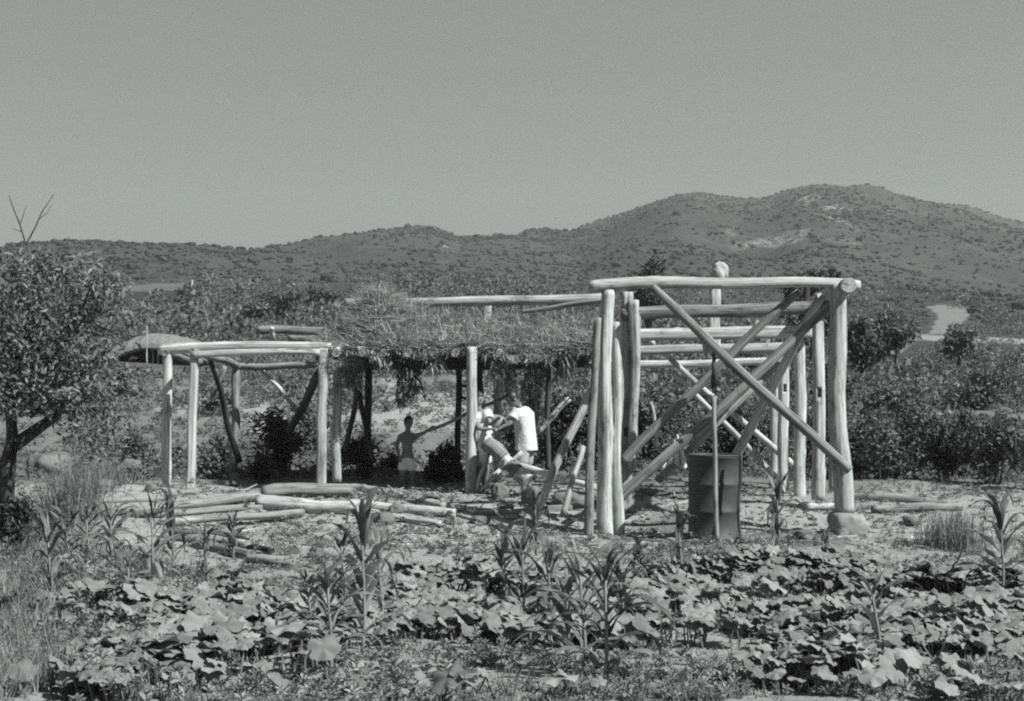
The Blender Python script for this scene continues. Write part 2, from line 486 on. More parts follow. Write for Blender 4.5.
def log(name, p0, p1, r0, r1=None, mat='wood', parent=None, bend=.02, sq=0.0, rough=.05, n=16):
    _ls[0] += 1
    p0 = Vector(p0); p1 = Vector(p1); d = p1 - p0
    V, Fc = log_mesh(d.length, r0, r1 if r1 else r0, bend, _ls[0], n, rough, sq)
    me = bpy.data.meshes.new(name); me.from_pydata(V, [], Fc); me.materials.append(M[mat])
    me.polygons.foreach_set('use_smooth', [len(f) == 4 for f in Fc]); me.update()
    o = bpy.data.objects.new(name, me); COL.objects.link(o)
    q = d.to_track_quat('Z', 'Y'); o.rotation_mode = 'QUATERNION'; o.rotation_quaternion = q
    o.location = p0 - (parent.location if parent else Vector((0, 0, 0)))
    if parent: o.parent = parent
    return o
def lg(name, a, b, rpx, mat='wood', parent=None, **k):
    """log between two (pixel x, pixel y, depth) stations, radius in pixels at those depths"""
    r0 = rpx[0] if isinstance(rpx, tuple) else rpx; r1 = rpx[1] if isinstance(rpx, tuple) else rpx
    return log(name, P(*a), P(*b), r0 * a[2] / F, r1 * b[2] / F, mat, parent, **k)

def mortise(post, z, w=.05, h=.11):
    """dark slot cut in the face of a post (a real recess by a boolean)"""
    bm = bmesh.new(); bmesh.ops.create_cube(bm, size=1)
    for v in bm.verts: v.co = Vector((v.co.x * w, v.co.y * .16, v.co.z * h))
    me = bpy.data.meshes.new('slot'); bm.to_mesh(me); bm.free()
    c = bpy.data.objects.new('slot', me); COL.objects.link(c)
    bpy.context.view_layer.update()
    # along the post at world height z, on the side that faces the camera
    A = post.matrix_world @ Vector((0, 0, 0)); ax = (post.matrix_world.to_3x3() @ Vector((0, 0, 1))).normalized()
    p = A + ax * ((z - A.z) / ax.z)
    c.location = p + Vector((0, -.09, 0)); bpy.context.view_layer.update()
    md = post.modifiers.new('b', 'BOOLEAN'); md.object = c; md.operation = 'DIFFERENCE'; md.solver = 'EXACT'
    dg = bpy.context.evaluated_depsgraph_get()
    new = bpy.data.meshes.new_from_object(post.evaluated_get(dg))
    post.modifiers.clear(); old = post.data; post.data = new; new.name = 'post'
    bpy.data.objects.remove(c)

# ---- right-hand open frame ------------------------------------------------
fr = empty('timber_frame', hit(607, 540), 'tall open frame of peeled logs with crossed diagonal braces, around the oil drum', 'timber frame')
lg('post', (606, 545, 16.2), (607, 290, 16.2), (8.5, 7.5), 'wood', fr, bend=.04, rough=.12)
lg('post', (619, 540, 16.32), (618, 322, 16.32), (6.5, 4.5), 'wood', fr, bend=.04, rough=.14)
lg('post', (588, 552, 15.95), (598, 318, 16.1), (5.5, 4), 'wood_grey', fr, bend=.02)
pb = lg('post', (625, 512, 17.4), (627, 292, 17.4), (8, 7), 'wood', fr, sq=.5, rough=.03)
mortise(pb, P(0, 432, 17.4).z)
lg('post', (632, 470, 17.25), (634, 300, 17.3), (4.5, 5.5), 'wood', fr, sq=.6, rough=.2, bend=.03)

lg('post', (845, 513, 16.2), (839, 284, 16.2), (10.5, 8.5), 'wood', fr, bend=.045, rough=.08)
pd = lg('post', (818, 500, 17.4), (818, 300, 17.4), (7.5, 6.5), 'wood', fr, sq=.35, bend=.012); mortise(pd, P(0, 393, 17.4).z)
lg('post', (800, 500, 18.6), (800, 338, 18.6), (6.5, 6), 'wood', fr, sq=.3)
pf = lg('post', (783, 496, 19.6), (784, 353, 19.6), (6.5, 6), 'wood', fr, sq=.3); mortise(pf, P(0, 388, 19.6).z)
lg('post', (773, 490, 20.4), (773, 363, 20.4), (5, 4.5), 'wood', fr)
lg('post', (832, 490, 19.2), (836, 380, 19.2), 3.5, 'wood_grey', fr)
lg('post', (799, 492, 20.6), (797, 400, 20.6), 3.5, 'bark', fr)
lg('beam', (589, 287, 16.2), (860, 286, 16.2), (6.5, 5.5), 'wood', fr, bend=.045, rough=.09)
lg('beam', (621, 315, 17.35), (838, 309, 17.35), (6.5, 7), 'wood_grey', fr, bend=.03)
lg('beam', (624, 335, 18.5), (812, 331, 18.5), (7, 7.5), 'wood', fr, sq=.5, bend=.01, rough=.03)
lg('beam', (624, 351, 19.5), (795, 348, 19.5), (5, 6), 'wood', fr, sq=.4, bend=.01, rough=.03)
lg('beam', (627, 365, 20.3), (780, 361, 20.3), (4.5, 4.5), 'wood', fr, sq=.3)
lg('beam', (849, 285, 15.98), (812, 304, 18.9), (8.5, 7), 'wood', fr, bend=.01)
lg('brace', (652, 287, 16.02), (850, 470, 15.98), (4.8, 5.5), 'wood_grey', fr, bend=.02)
lg('brace', (846, 292, 16.35), (612, 505, 16.4), (4.6, 6), 'wood_grey', fr, bend=.03)
lg('brace', (799, 292, 16.32), (622, 463, 16.42), (4.2, 5.2), 'wood_grey', fr, bend=.03)
lg('brace', (795, 345, 19.0), (657, 480, 18.2), (3.8, 4.6), 'wood_grey', fr, bend=.03)
lg('brace', (821, 296, 17.0), (733, 462, 19.9), (4.6, 5.2), 'wood', fr, bend=.02)
lg('brace', (645, 336, 19.8), (793, 464, 20.2), (3, 3.5), 'wood', fr, bend=.02)
lg('brace', (672, 371, 20.4), (768, 468, 20.6), (2.6, 3), 'wood', fr, bend=.02)
lg('brace', (760, 322, 17.9), (723, 358, 18.0), (4, 4), 'wood', fr)
lg('king_post', (714, 352, 19.45), (714, 282, 19.45), (7, 6.5), 'wood', fr, sq=.6, rough=.02)
lg('ridge_log', (807, 278, 19.9), (804, 281, 21), (4, 3.5), 'wood', fr)
lg('king_post', (806, 345, 20.2), (806, 281, 20.2), (3.5, 3.5), 'bark', fr)
G = Geo()
for k in range(3):
    pts = [P(714 + 1.6 * math.sin(t * 1.3 + k * 2) + (k - 1) * .8, 348 + t * (9 if k < 2 else 12), 16.05 + .02 * k) for t in np.linspace(0, 5, 9)]
    G.tube(pts, [.012] * 9, 6)
G.tube([P(714, 362, 16.0), P(715, 374, 16.0), P(714.5, 388, 16.02)], [.02, .04, .018], 8)
G.build('rope', M['rope'], fr, True)

# stone pier under the right front post
def rock(name, c, size, label, cat='rock', group=None, seed=0, mat='stone', flat=.0, squar=.35, parent=None):
    bm = bmesh.new(); bmesh.ops.create_icosphere(bm, subdivisions=4, radius=1)
    from mathutils import noise as mn
    off = Vector((seed * 3.1, seed * 1.7, seed * .9))
    for v in bm.verts:
        p = v.co.copy()
        # push towards a block, then break up
        mxc = max(abs(p.x), abs(p.y), abs(p.z)); p = p * (1 - squar) + (p / mxc * .78) * squar
        k = 1 + .28 * mn.noise(p * 1.1 + off) + .12 * mn.noise(p * 2.7 + off) + .05 * mn.noise(p * 7 + off)
        c_ = mn.cell(p * 1.6 + off) * .05
        p *= k + c_
        v.co = Vector((p.x * size[0], p.y * size[1], p.z * size[2]))
    me = bpy.data.meshes.new(name); bm.to_mesh(me); bm.free(); me.materials.append(M[mat])
    me.polygons.foreach_set('use_smooth', [True] * len(me.polygons))
    o = bpy.data.objects.new(name, me); COL.objects.link(o)
    o.location = Vector(c); o.rotation_euler = (0, 0, seed * 1.3 if squar < .6 else .1)
    if label: tag(o, label, cat, group)
    return o
def rock_px(px, py, w, h, label, seed, Y=None, squar=.35, mat='stone'):
    """boulder whose picture is centred at px,py with half sizes w,h pixels, standing on the ground"""
    b = hit(px, py + h * .8) if Y is None else P(px, py, Y)
    s = b.y / F
    if Y is None: c = Vector((b.x, b.y + w * s * .5, b.z + h * s * .55))
    else: c = b
    return rock('rock', c, (w * s, w * s * .85, h * s * 1.05), label, seed=seed, squar=squar, mat=mat)

o = rock('footing_stone', P(848, 528, 16.25), (.235, .22, .225), 'large squared stone under the right front post of the frame', 'footing stone', seed=4, squar=.9, mat='stone_pale')
o.rotation_euler = (0, 0, .15)
rock('footing_stone', P(467, 510, 18.85), (.15, .14, .19), 'pale pointed stone under the post in front of the two workers', 'footing stone', seed=9, squar=.6, mat='stone_pale')

b_ = P(719, 272.5, 19.4)
rock('stone_weight', (b_.x, b_.y, b_.z), (.125, .13, .15), 'pale rounded block sitting on the tall middle post above the front beam', 'block', seed=21, mat='stone_white', squar=.15)
# ---- left low frame ---------------------------------------------------------
lf = empty('timber_frame', P(245, 490, 19.6), 'low open log frame on the left, with an arched front beam and four pale posts', 'timber frame')
lg('post', (166, 492, 19.3), (168, 351, 19.3), (5.8, 5.2), 'wood', lf, sq=.4, bend=.012, rough=.03)
lg('post', (190, 496, 18.9), (194, 356, 18.9), (5, 4.8), 'wood', lf, sq=.4, bend=.012, rough=.03)
lg('post', (321, 488, 18.92), (323, 348, 18.92), (6, 5), 'wood', lf, sq=.4, bend=.012, rough=.03)
lg('post', (233, 486, 21.6), (237, 366, 21.6), (4.5, 4.5), 'wood_grey', lf, bend=.03)
def arched(name, a, b, sag, r, parent, mat='wood'):
    G = Geo(); A = P(*a); Bv = P(*b); pts = []; n = 16
    for i in range(n + 1):
        t = i / n; p = A.lerp(Bv, t); p.z += sag * math.sin(math.pi * t) + .006 * math.sin(9 * t); pts.append(p)
    d = (Bv - A)
    ob = log(name, A, Bv, r, r * .85, mat, parent, bend=.004)
    L = d.length
    for v in ob.data.vertices:
        t = v.co.z / L
        up = ob.rotation_quaternion.inverted() @ Vector((0, 0, 1))
        v.co += up * sag * math.sin(math.pi * max(0, min(1, t)))
    return ob
arched('beam', (159, 350, 19.3), (332, 347, 19.1), .035, .076, lf)
arched('beam', (191, 355, 18.85), (320, 352, 18.75), .02, .05, lf)
lg('beam', (192, 351, 18.9), (240, 366, 21.7), (3.5, 3.8), 'wood_grey', lf)
lg('beam', (236, 366, 21.6), (328, 363, 21.6), (3.5, 3.5), 'wood_grey', lf)
lg('beam', (165, 353, 19.2), (200, 363, 21.6), (3.5, 3.5), 'wood_grey', lf)
lg('brace', (209, 357, 20.2), (238, 462, 21.4), (2.6, 3.6), 'bark', lf, bend=.04)
lg('brace', (319, 373, 19.6), (290, 430, 21), (4.5, 4), 'bark', lf)
lg('brace', (261, 369, 21.7), (295, 407, 21.7), (2, 2.6), 'wood', lf, bend=.02)
lg('brace', (225, 366, 21.7), (211, 397, 21.7), (2.4, 2.6), 'wood_grey', lf)

# ---- thatched shelter in the middle ------------------------------------------
sh = empty('thatched_shelter', P(465, 495, 20), 'half built shelter roofed with loose brushwood and straw, between the two open frames', 'shelter')
lg('post', (471, 500, 18.88), (472, 347, 18.88), (6.2, 5.6), 'wood', sh, bend=.012)
lg('post', (337, 482, 19.55), (339, 352, 19.55), (5, 5), 'wood', sh)
lg('post', (369, 478, 21.6), (370, 345, 21.6), (4.2, 4), 'bark', sh)
lg('post', (457, 480, 21.6), (459, 345, 21.6), (3.2, 3), 'bark', sh)
lg('post', (497, 500, 20.3), (497, 345, 20.3), (4.2, 4.2), 'wood', sh)
lg('post', (482, 480, 21.7), (480, 345, 21.7), (3.4, 3), 'bark', sh)
lg('post', (548, 470, 21.6), (549, 345, 21.6), (3.4, 3), 'bark', sh)
lg('post', (351, 350, 21.3), (351, 299, 21.3), (5.5, 5.5), 'wood', sh, sq=.6, rough=.02)
lg('post', (487, 345, 21.3), (487, 302, 21.3), (5, 5), 'wood', sh, sq=.6, rough=.02)
lg('ladder_rung', (458, 385, 21.55), (481, 385, 21.65), 1.6, 'bark', sh)
lg('ladder_rung', (458, 397, 21.55), (481, 397, 21.65), 1.6, 'bark', sh)
lg('beam', (345, 303, 21.25), (604, 298, 20.6), (5, 5.5), 'wood', sh, bend=.02)
lg('beam', (520, 312, 20.8), (606, 300, 20.3), (2.4, 3.5), 'wood_grey', sh)
lg('beam', (332, 361, 20.1), (598, 360, 20.1), (9.5, 9), 'bark', sh)  # dark eave beam, thickened to stand in for the deep shade under the roof
lg('beam', (257, 330, 21.5), (352, 332, 21.5), (4.8, 4.2), 'log', sh)
lg('beam', (288, 338, 20.9), (352, 338, 20.9), (3.4, 3.2), 'wood_grey', sh)
lg('peg', (272, 339, 21.5), (272, 327, 21.3), (3, 2), 'wood', sh)
lg('beam', (333, 330, 21.3), (600, 330, 21.3), (4.5, 4.5), 'bark', sh)
for px in (336, 362, 407, 455, 500, 538, 577):
    a = P(px, 353, 18.9); b = Vector((a.x - .02, 21.3, 2.6))
    log('rafter', a, b, .062, .055, 'wood', sh)
lg('strut', (357, 384, 20.3), (344, 452, 20.3), (2.6, 3), 'bark', sh)
lg('strut', (359, 384, 20.4), (374, 462, 20.4), (2.6, 3), 'bark', sh)

def roof_z(x, y):
    t = (y - 18.8) / (21.45 - 18.8)
    z = 2.28 + .45 * t - .12 * np.clip(1 - t, 0, 1.2) ** 6
    z = z - .13 * (1 - sstep(-2.35, -2.15, x))
    z = z + .50 * np.exp(-(((x + 1.9) / .36) ** 2 + ((y - 20.4) / .8) ** 2))
    z = z + .12 * np.exp(-(((x + 1.3) / .6) ** 2 + ((y - 20.6) / .7) ** 2))
    z = z + (fbm(x / .35, y / .4, 31) - .5) * .24 + (fbm(x / .1, y / .12, 33) - .5) * .05
    return z
def thatch():
    G = Geo()
    xs = np.linspace(-2.62, 1.22, 120); ys = np.linspace(18.92, 21.45, 70)
    X, Y = np.meshgrid(xs, ys)
    X = X + (fbm(Y / .3, X * 0 + 2, 4) - .5) * .3 * (np.abs(X + .7) / 1.9) ** 4
    Yd = Y + (fbm(X / .22, Y * 0, 14) - .5) * .34 * (1 - sstep(18.8, 19.4, Y))
    Z = roof_z(X, Yd)
    top = np.stack([X, Yd, Z], -1).reshape(-1, 3); bot = top.copy()
    edge = np.minimum(sstep(-2.62, -2.3, X), 1 - sstep(.9, 1.22, X)).reshape(-1)
    bot[:, 2] -= .05 + .03 * edge + .05 * rng.random(len(bot))
    nr, nc = X.shape; off = nr * nc
    Fc = []
    for i in range(nr - 1):
        for j in range(nc - 1):
            a = i * nc + j; Fc.append((a, a + 1, a + nc + 1, a + nc)); Fc.append((off + a, off + a + nc, off + a + nc + 1, off + a + 1))
    for j in range(nc - 1):
        Fc.append((j + 1, j, off + j, off + j + 1)); a = (nr - 1) * nc + j; Fc.append((a, a + 1, off + a + 1, off + a))
    for i in range(nr - 1):
        a = i * nc; Fc.append((a, a + nc, off + a + nc, off + a)); b = a + nc - 1; Fc.append((b + nc, b, off + b, off + b + nc))
    G.add(np.concatenate([top, bot]), Fc, .2)
    # straw lying on the slope
    n = 24000
    x = rng.uniform(-2.62, 1.22, n); y = rng.uniform(18.92, 21.4, n)
    z = roof_z(x, y) + rng.uniform(-.02, .07, n)
    sg = np.sign(rng.normal(size=n)); sl = (fbm(x / .3, y / .3, 66) - .5) * 2.4
    d = np.stack([sg, rng.normal(-.1, .5, n), sg * sl * .6 + rng.normal(.02, .16, n)], 1)
    wild = rng.random(n) < .1
    d[wild] = rdir(wild.sum(), .5)
    G.scatter(BLADE_V, BLADE_F, np.stack([x, y, z], 1), basis_y(d, rng.uniform(-.6, .6, n)), np.stack([rng.uniform(.007, .016, n), rng.uniform(.12, .42, n), np.full(n, .2)], 1), np.clip(.7 * fbm(x / .12, y / .12, 19) + .5 * rng.random(n), 0, 1))
    # leafy brush mixed in
    n = 11000
    x = rng.uniform(-2.65, 1.24, n); y = rng.uniform(18.92, 21.4, n)
    z = roof_z(x, y) + rng.uniform(-.02, .09, n)
    G.scatter(LEAF_V, LEAF_F, np.stack([x, y, z], 1), basis(rdir(n, .6), rng.uniform(0, 6.28, n)), rng.uniform(.04, .085, n), rng.random(n) * .8)
    # ragged eave fringe
    n = 1500
    x = rng.uniform(-2.6, 1.2, n); y = 18.96 + rng.normal(0, .06, n) + (fbm(x / .22, x * 0, 14) - .5) * .3; z = roof_z(x, y) - rng.uniform(-.03, .07, n)
    d = np.stack([rng.normal(0, .7, n), rng.normal(-.45, .35, n), -np.abs(rng.normal(.45, .4, n))], 1)
    L = rng.uniform(.05, .16, n) * (.5 + 1.3 * fbm(x / .2, x * 0 + 5, 91))
    G.scatter(BLADE_V, BLADE_F, np.stack([x, y, z], 1), basis_y(d, rng.uniform(-.6, .6, n)), np.stack([rng.uniform(.007, .016, n), L, np.full(n, .15)], 1), rng.random(n))
    # wild sprigs standing proud at the left top
    n = 500
    x = rng.normal(-1.9, .25, n); y = rng.uniform(19.6, 21.0, n); z = roof_z(x, y)
    d = rdir(n, 1.0)
    G.scatter(BLADE_V, BLADE_F, np.stack([x, y, z], 1), basis_y(d, rng.uniform(0, 6, n)), np.stack([rng.uniform(.008, .016, n), rng.uniform(.1, .32, n), np.full(n, .2)], 1), rng.random(n))
    return G.build('thatch', M['straw'], sh)
thatch()
def hanging(px0, px1, y0, y1, Y, n, mat='straw'):
    G = Geo()
    x = rng.uniform(px0, px1, n); yy = y0 + (y1 - y0) * rng.random(n) ** 1.3
    cx = (px0 + px1) / 2; x = cx + (x - cx) * (1 - .3 * (yy - y0) / (y1 - y0)) + 3 * np.sin((yy - y0) / 9)
    p = np.stack([(x - 512) / F * Y, Y + rng.normal(0, .09, n), EYE - (yy - HZ) / F * Y], 1)
    d = np.stack([rng.normal(0, .3, n), rng.normal(-.1, .25, n), -1 + rng.normal(0, .2, n)], 1)
    k = n // 2
    G.scatter(BLADE_V, BLADE_F, p[:k], basis_y(d[:k], rng.uniform(0, 6.28, k)), np.stack([rng.uniform(.01, .022, k), rng.uniform(.12, .3, k), np.full(k, .2)], 1), rng.random(k))
    G.scatter(LEAF_V, LEAF_F, p[k:], basis_y(d[k:] + rng.normal(0, .4, (n - k, 3)), rng.uniform(0, 6.28, n - k)), rng.uniform(.05, .12, n - k), rng.random(n - k))
    for q in range(3):
        xx = px0 + (px1 - px0) * (.25 + .25 * q)
        G.tube([P(xx, y0 - 6, Y + .1), P(xx + 2, (y0 + y1) / 2, Y), P(cx + (xx - cx) * .5, y1, Y)], [.012, .009, .004], 5, .3)
    return G.build('hanging_brush', M[mat], sh)
hanging(338, 362, 358, 384, 19.5, 300)
hanging(394, 420, 362, 402, 19.3, 240, 'leaf_mid')
hanging(497, 512, 358, 388, 19.4, 120)
hanging(522, 545, 350, 430, 19.75, 520)
hanging(552, 568, 356, 376, 19.5, 90, 'leaf_mid')
hanging(374, 392, 353, 366, 19.05, 90)
hanging(424, 444, 353, 370, 19.05, 110)
hanging(486, 506, 354, 374, 19.05, 120)
hanging(556, 574, 353, 367, 19.05, 80)
hanging(583, 600, 345, 372, 19.5, 140)

# ------------------------------------------------------------------ loose poles and logs
def loose(px0, py0, px1, py1, rpx, mat, label, Y0=None, Y1=None, name='log', cat='log', bend=.02, lift=0.0, group=None, taper=.9):
    if Y0 is None:
        a = hit(px0, py0 + rpx); b = hit(px1, py1 + rpx)
        ra = rpx * a.y / F; rb = rpx * b.y / F
        a.z += ra * .8 + lift; b.z += rb * .8 + lift
    else:
        a = P(px0, py0, Y0); b = P(px1, py1, Y1); ra = rpx * Y0 / F; rb = rpx * Y1 / F
    o = log(name, a, b, ra, rb * taper, mat, None, bend=bend)
    tag(o, label, cat, group); return o
GL = 'logs stacked on the ground at the left'
loose(80, 502, 172, 497, 4.0, 'log', 'thin pale log lying behind the corn, farthest left of the log pile', group=GL)
loose(104, 513, 182, 508, 4.2, 'log', 'pale log lying just in front of the farthest left log', group=GL)
loose(132, 512, 259, 496, 5.5, 'log', 'long log with a dark shadowed underside, sloping up to the middle of the pile', group=GL)
loose(262, 491, 352, 490, 7.5, 'log', 'thickest log, lying at the top back of the pile', group=GL)
loose(257, 500, 357, 508, 7.5, 'wood', 'thick bright peeled log in front of the topmost thick log', group=GL)
loose(168, 521, 303, 513, 4.8, 'log', 'long slim log in the middle of the pile below the bright peeled log', group=GL)
loose(150, 514, 262, 506, 4.0, 'wood_grey', 'slim log tucked between the long logs of the pile', group=GL)
loose(170, 529, 249, 535, 5.0, 'wood_grey', 'grey log with a shadowed end in the lower part of the pile', group=GL)
loose(196, 541, 252, 553, 6.0, 'log', 'short pale log end pointing to the camera at the bottom of the pile', group=GL)
loose(176, 537, 246, 543, 4.0, 'log', 'thin log squeezed above the short pale one at the pile bottom', group=GL)
loose(248, 548, 273, 552, 3.4, 'bark', 'short dark barked log beside the bottom of the pile', group=GL)
loose(246, 558, 297, 566, 4.0, 'log', 'half buried log lowest in front of the pile', group=GL)
loose(352, 488, 447, 508, 6.5, 'wood', 'flat pale timber lying below the bare chested boy')
loose(348, 503, 456, 512, 5.5, 'wood', 'pale log lying across the earth in front of the flat timber')
loose(478, 512, 572, 506, 4.5, 'wood_grey', 'grey log lying on the ground below the leaning poles')
loose(372, 516, 442, 524, 3.5, 'wood', 'short slim log lying nearest the camera below the flat timber')
loose(640, 508, 690, 500, 3.2, 'log', 'short log lying left of the oil drum')
loose(850, 496, 952, 504, 4.0, 'wood_grey', 'long grey log lying behind the right corner post, farther of two')
loose(872, 509, 962, 506, 4.6, 'log', 'pale log lying in front of the long grey log, right of the frame')
loose(806, 507, 838, 507, 4.0, 'wood', 'short bright log inside the frame, left of the corner stone')
loose(595, 382, 534, 517, 4.6, 'wood', 'long pale pole leaning up to the left corner of the tall frame', Y0=17.0, Y1=16.8, name='leaning_pole', cat='pole')
loose(583, 446, 562, 515, 3.4, 'wood', 'short thin pole leaning beside the long pale leaning pole', Y0=17.1, Y1=16.9, name='leaning_pole', cat='pole')
loose(570, 398, 538, 434, 3.2, 'wood', 'short pole slanting behind the right white-shirted worker', Y0=19.6, Y1=19.6, name='leaning_pole', cat='pole')
loose(506, 462, 596, 488, 3.6, 'wood', 'straight pole lying nearly level behind the leaning poles', Y0=18.7, Y1=18.4, name='pole', cat='pole')
loose(428, 431, 512, 393, 2.0, 'wood_grey', 'long thin stick held up between the boy and the workers', Y0=19.75, Y1=19.4, name='stick', cat='stick')
loose(714, 396, 717, 541, 2.3, 'wood_grey', 'thin upright stick standing in front of the oil drum', Y0=15.25, Y1=15.2, name='stick', cat='stick', taper=1.15)
loose(741, 452, 740, 546, 1.8, 'bark', 'thin dark stick standing at the right edge of the oil drum', Y0=15.35, Y1=15.3, name='stick', cat='stick')
loose(651, 402, 657, 450, 1.7, 'wood', 'thin twig standing upright behind the left corner post', Y0=19.4, Y1=19.3, name='stick', cat='stick')
loose(492, 447, 476, 492, 2.2, 'wood', 'slim stick slanting in front of the left worker', Y0=18.8, Y1=18.7, name='stick', cat='stick')
loose(522, 452, 478, 492, 2.6, 'wood', 'slim pole crossing under the banded log', Y0=18.95, Y1=18.75, name='stick', cat='stick')
# banded short log
bl = empty('banded_log', P(506, 463, 18.6), 'short thick log with pale and dark bands, slanting down below the workers', 'log')
lg('bark_band', (486, 443, 18.75), (504, 460, 18.62), 8.2, 'log', bl, rough=.03)
lg('peeled_band', (504, 460, 18.62), (509, 465, 18.58), 8.6, 'wood', bl, rough=.02)
lg('bark_band', (509, 465, 18.58), (518, 473, 18.52), 8.2, 'wood_grey', bl, rough=.03)
lg('peeled_band', (518, 473, 18.52), (528, 482, 18.45), 8.6, 'wood', bl, rough=.03)

# ------------------------------------------------------------------ rocks
for (px, py, w, h, s, lab) in [
    (122, 467, 17, 13, 1, 'big rounded boulder behind the log pile, under the tree'),
    (98, 486, 15, 9, 2, 'low boulder below the big rounded boulder'),
    (46, 464, 24, 17, 3, 'broad pale boulder at the foot of the tree'),
    (150, 488, 7, 6, 5, 'small pale stone left of the first frame post'),
    (72, 488, 14, 8, 16, 'flat boulder between the tree foot and the logs'),
    (234, 479, 6, 9, 6, 'pale pointed stone at the back post of the low frame'),
    (276, 463, 15, 11, 7, 'slanting slab of rock inside the low frame'),
    (396, 509, 9, 6, 8, 'dark capped stone in front of the pale timber'),
    (384, 519, 11, 9, 10, 'round stone left of the dark capped stone'),
    (430, 500, 8, 5, 11, 'small stone on the earth beside the pale timber'),
    (448, 510, 8, 5, 12, 'small flat stone left of the pointed footing stone'),
    (574, 500, 24, 11, 13, 'long pale block of stone behind the leaning poles'),
    (531, 496, 11, 14, 14, 'upright pale stone below the banded log'),
    (500, 491, 10, 11, 15, 'pale stone between the slim sticks'),
    (316, 553, 10, 6, 17, 'pale stone among the weeds right of the log pile'),
    (700, 478, 8, 6, 18, 'small stone left of the oil drum'),
    (650, 492, 9, 5, 19, 'flat stone at the foot of the braces'),
    (912, 521, 10, 6, 20, 'stone with a dark hollow in front of the right logs'),
    (805, 535, 13, 7, 21, 'low stone beside the squared footing stone'),
    (480, 520, 10, 6, 22, 'stone on the earth in front of the pointed footing stone'),
]:
    rock_px(px, py, w, h, lab, s)
rock('rock', hit(355, 392), (1.0, .7, .35), 'pale rock on the bank behind the shelter, left one', seed=30)
rock('rock', hit(437, 389), (.8, .6, .3), 'pale rock on the bank behind the shelter, right one', seed=31)

# ------------------------------------------------------------------ oil drum
def drum():
    b = hit(714, 541); Y = 15.75
    x = (714 - 512) / F * Y; zb = hz(x, Y) - .01
    root = empty('oil_drum', (x, Y, zb), 'dark dented steel oil drum standing upright under the crossed braces', 'drum')
    r = .285; H = .92
    prof = [(0, .012), (r * .97, .012), (r * .975, 0), (r + .008, 0), (r + .008, .018), (r, .024)]
    for zc in (.31, .61):
        prof += [(r, zc - .03), (r + .012, zc - .01), (r + .012, zc + .01), (r, zc + .03)]
    prof += [(r, H - .03), (r + .008, H - .024), (r + .008, H)]
    n = 56; V = []; Fc = []
    from mathutils import noise as mn
    for (rr, z) in prof:
        for j in range(n):
            a = 2 * math.pi * j / n
            d = 1 + .014 * mn.noise(Vector((math.cos(a) * 1.6, math.sin(a) * 1.6, z * 3)))
            if .03 < z < .3: d -= .06 * math.exp(-((a - 4.3) / .25) ** 2 - ((z - .14) / .08) ** 2)
            V.append((rr * d * math.cos(a), rr * d * math.sin(a), z))
    m = len(prof)
    for i in range(m - 1):
        for j in range(n):
            Fc.append((i * n + j, i * n + (j + 1) % n, (i + 1) * n + (j + 1) % n, (i + 1) * n + j))
    me = bpy.data.meshes.new('shell'); me.from_pydata(V, [], Fc); me.materials.append(M['metal'])
    me.polygons.foreach_set('use_smooth', [True] * len(me.polygons))
    o = bpy.data.objects.new('shell', me); COL.objects.link(o); o.parent = root
    # rim ring and lid recessed inside it
    def lathe(nm, prof, mat):
        V = []; Fc = []
        for rr, z in prof:
            for j in range(n):
                a = 2 * math.pi * j / n; V.append((rr * math.cos(a), rr * math.sin(a), z))
        for i in range(len(prof) - 1):
            for j in range(n): Fc.append((i * n + j, i * n + (j + 1) % n, (i + 1) * n + (j + 1) % n, (i + 1) * n + j))
        me = bpy.data.meshes.new(nm); me.from_pydata(V, [], Fc); me.materials.append(M[mat])
        me.polygons.foreach_set('use_smooth', [True] * len(me.polygons))
        o = bpy.data.objects.new(nm, me); COL.objects.link(o); o.parent = root; return o
    lathe('rim', [(r + .006, H), (r + .013, H + .004), (r + .013, H + .018), (r - .002, H + .022), (r - .008, H + .014), (r - .008, H - .012)], 'metal')
    lathe('lid', [(r - .009, H - .012), (r * .9, H - .014), (.02, H - .010), (.001, H - .010)], 'metal')
drum()

# white cloth hanging behind the braces
def cloth():
    G = Geo(); nx, ny = 26, 16; V = []; Fc = []
    Yc = 17.9
    for j in range(ny + 1):
        t = j / ny
        for i in range(nx + 1):
            s = i / nx
            topx = 676 + (s - .5) * 9; botx = 672 + (s - .5) * 30
            px = topx + (botx - topx) * t ** .8
            py = 434 + 10 * abs(s - .62) * 2 * (1 - t) + t * (466 - 434 + 3 * math.sin(s * 9))
            p = P(px, py, Yc); p.y += .035 * math.sin(s * 26) * (.3 + t) + .02 * math.sin(s * 7 + t * 4)
            V.append(p)
    for j in range(ny):
        for i in range(nx):
            a = j * (nx + 1) + i; Fc.append((a, a + 1, a + nx + 2, a + nx + 1))
    G.add([tuple(v) for v in V], Fc)
    o = G.build('hanging_cloth', M['white'], None, True, origin=P(674, 434, Yc))
    md = o.modifiers.new('s', 'SOLIDIFY'); md.thickness = .006
    tag(o, 'white pleated cloth hanging behind the braces, left of the oil drum', 'cloth')
cloth()

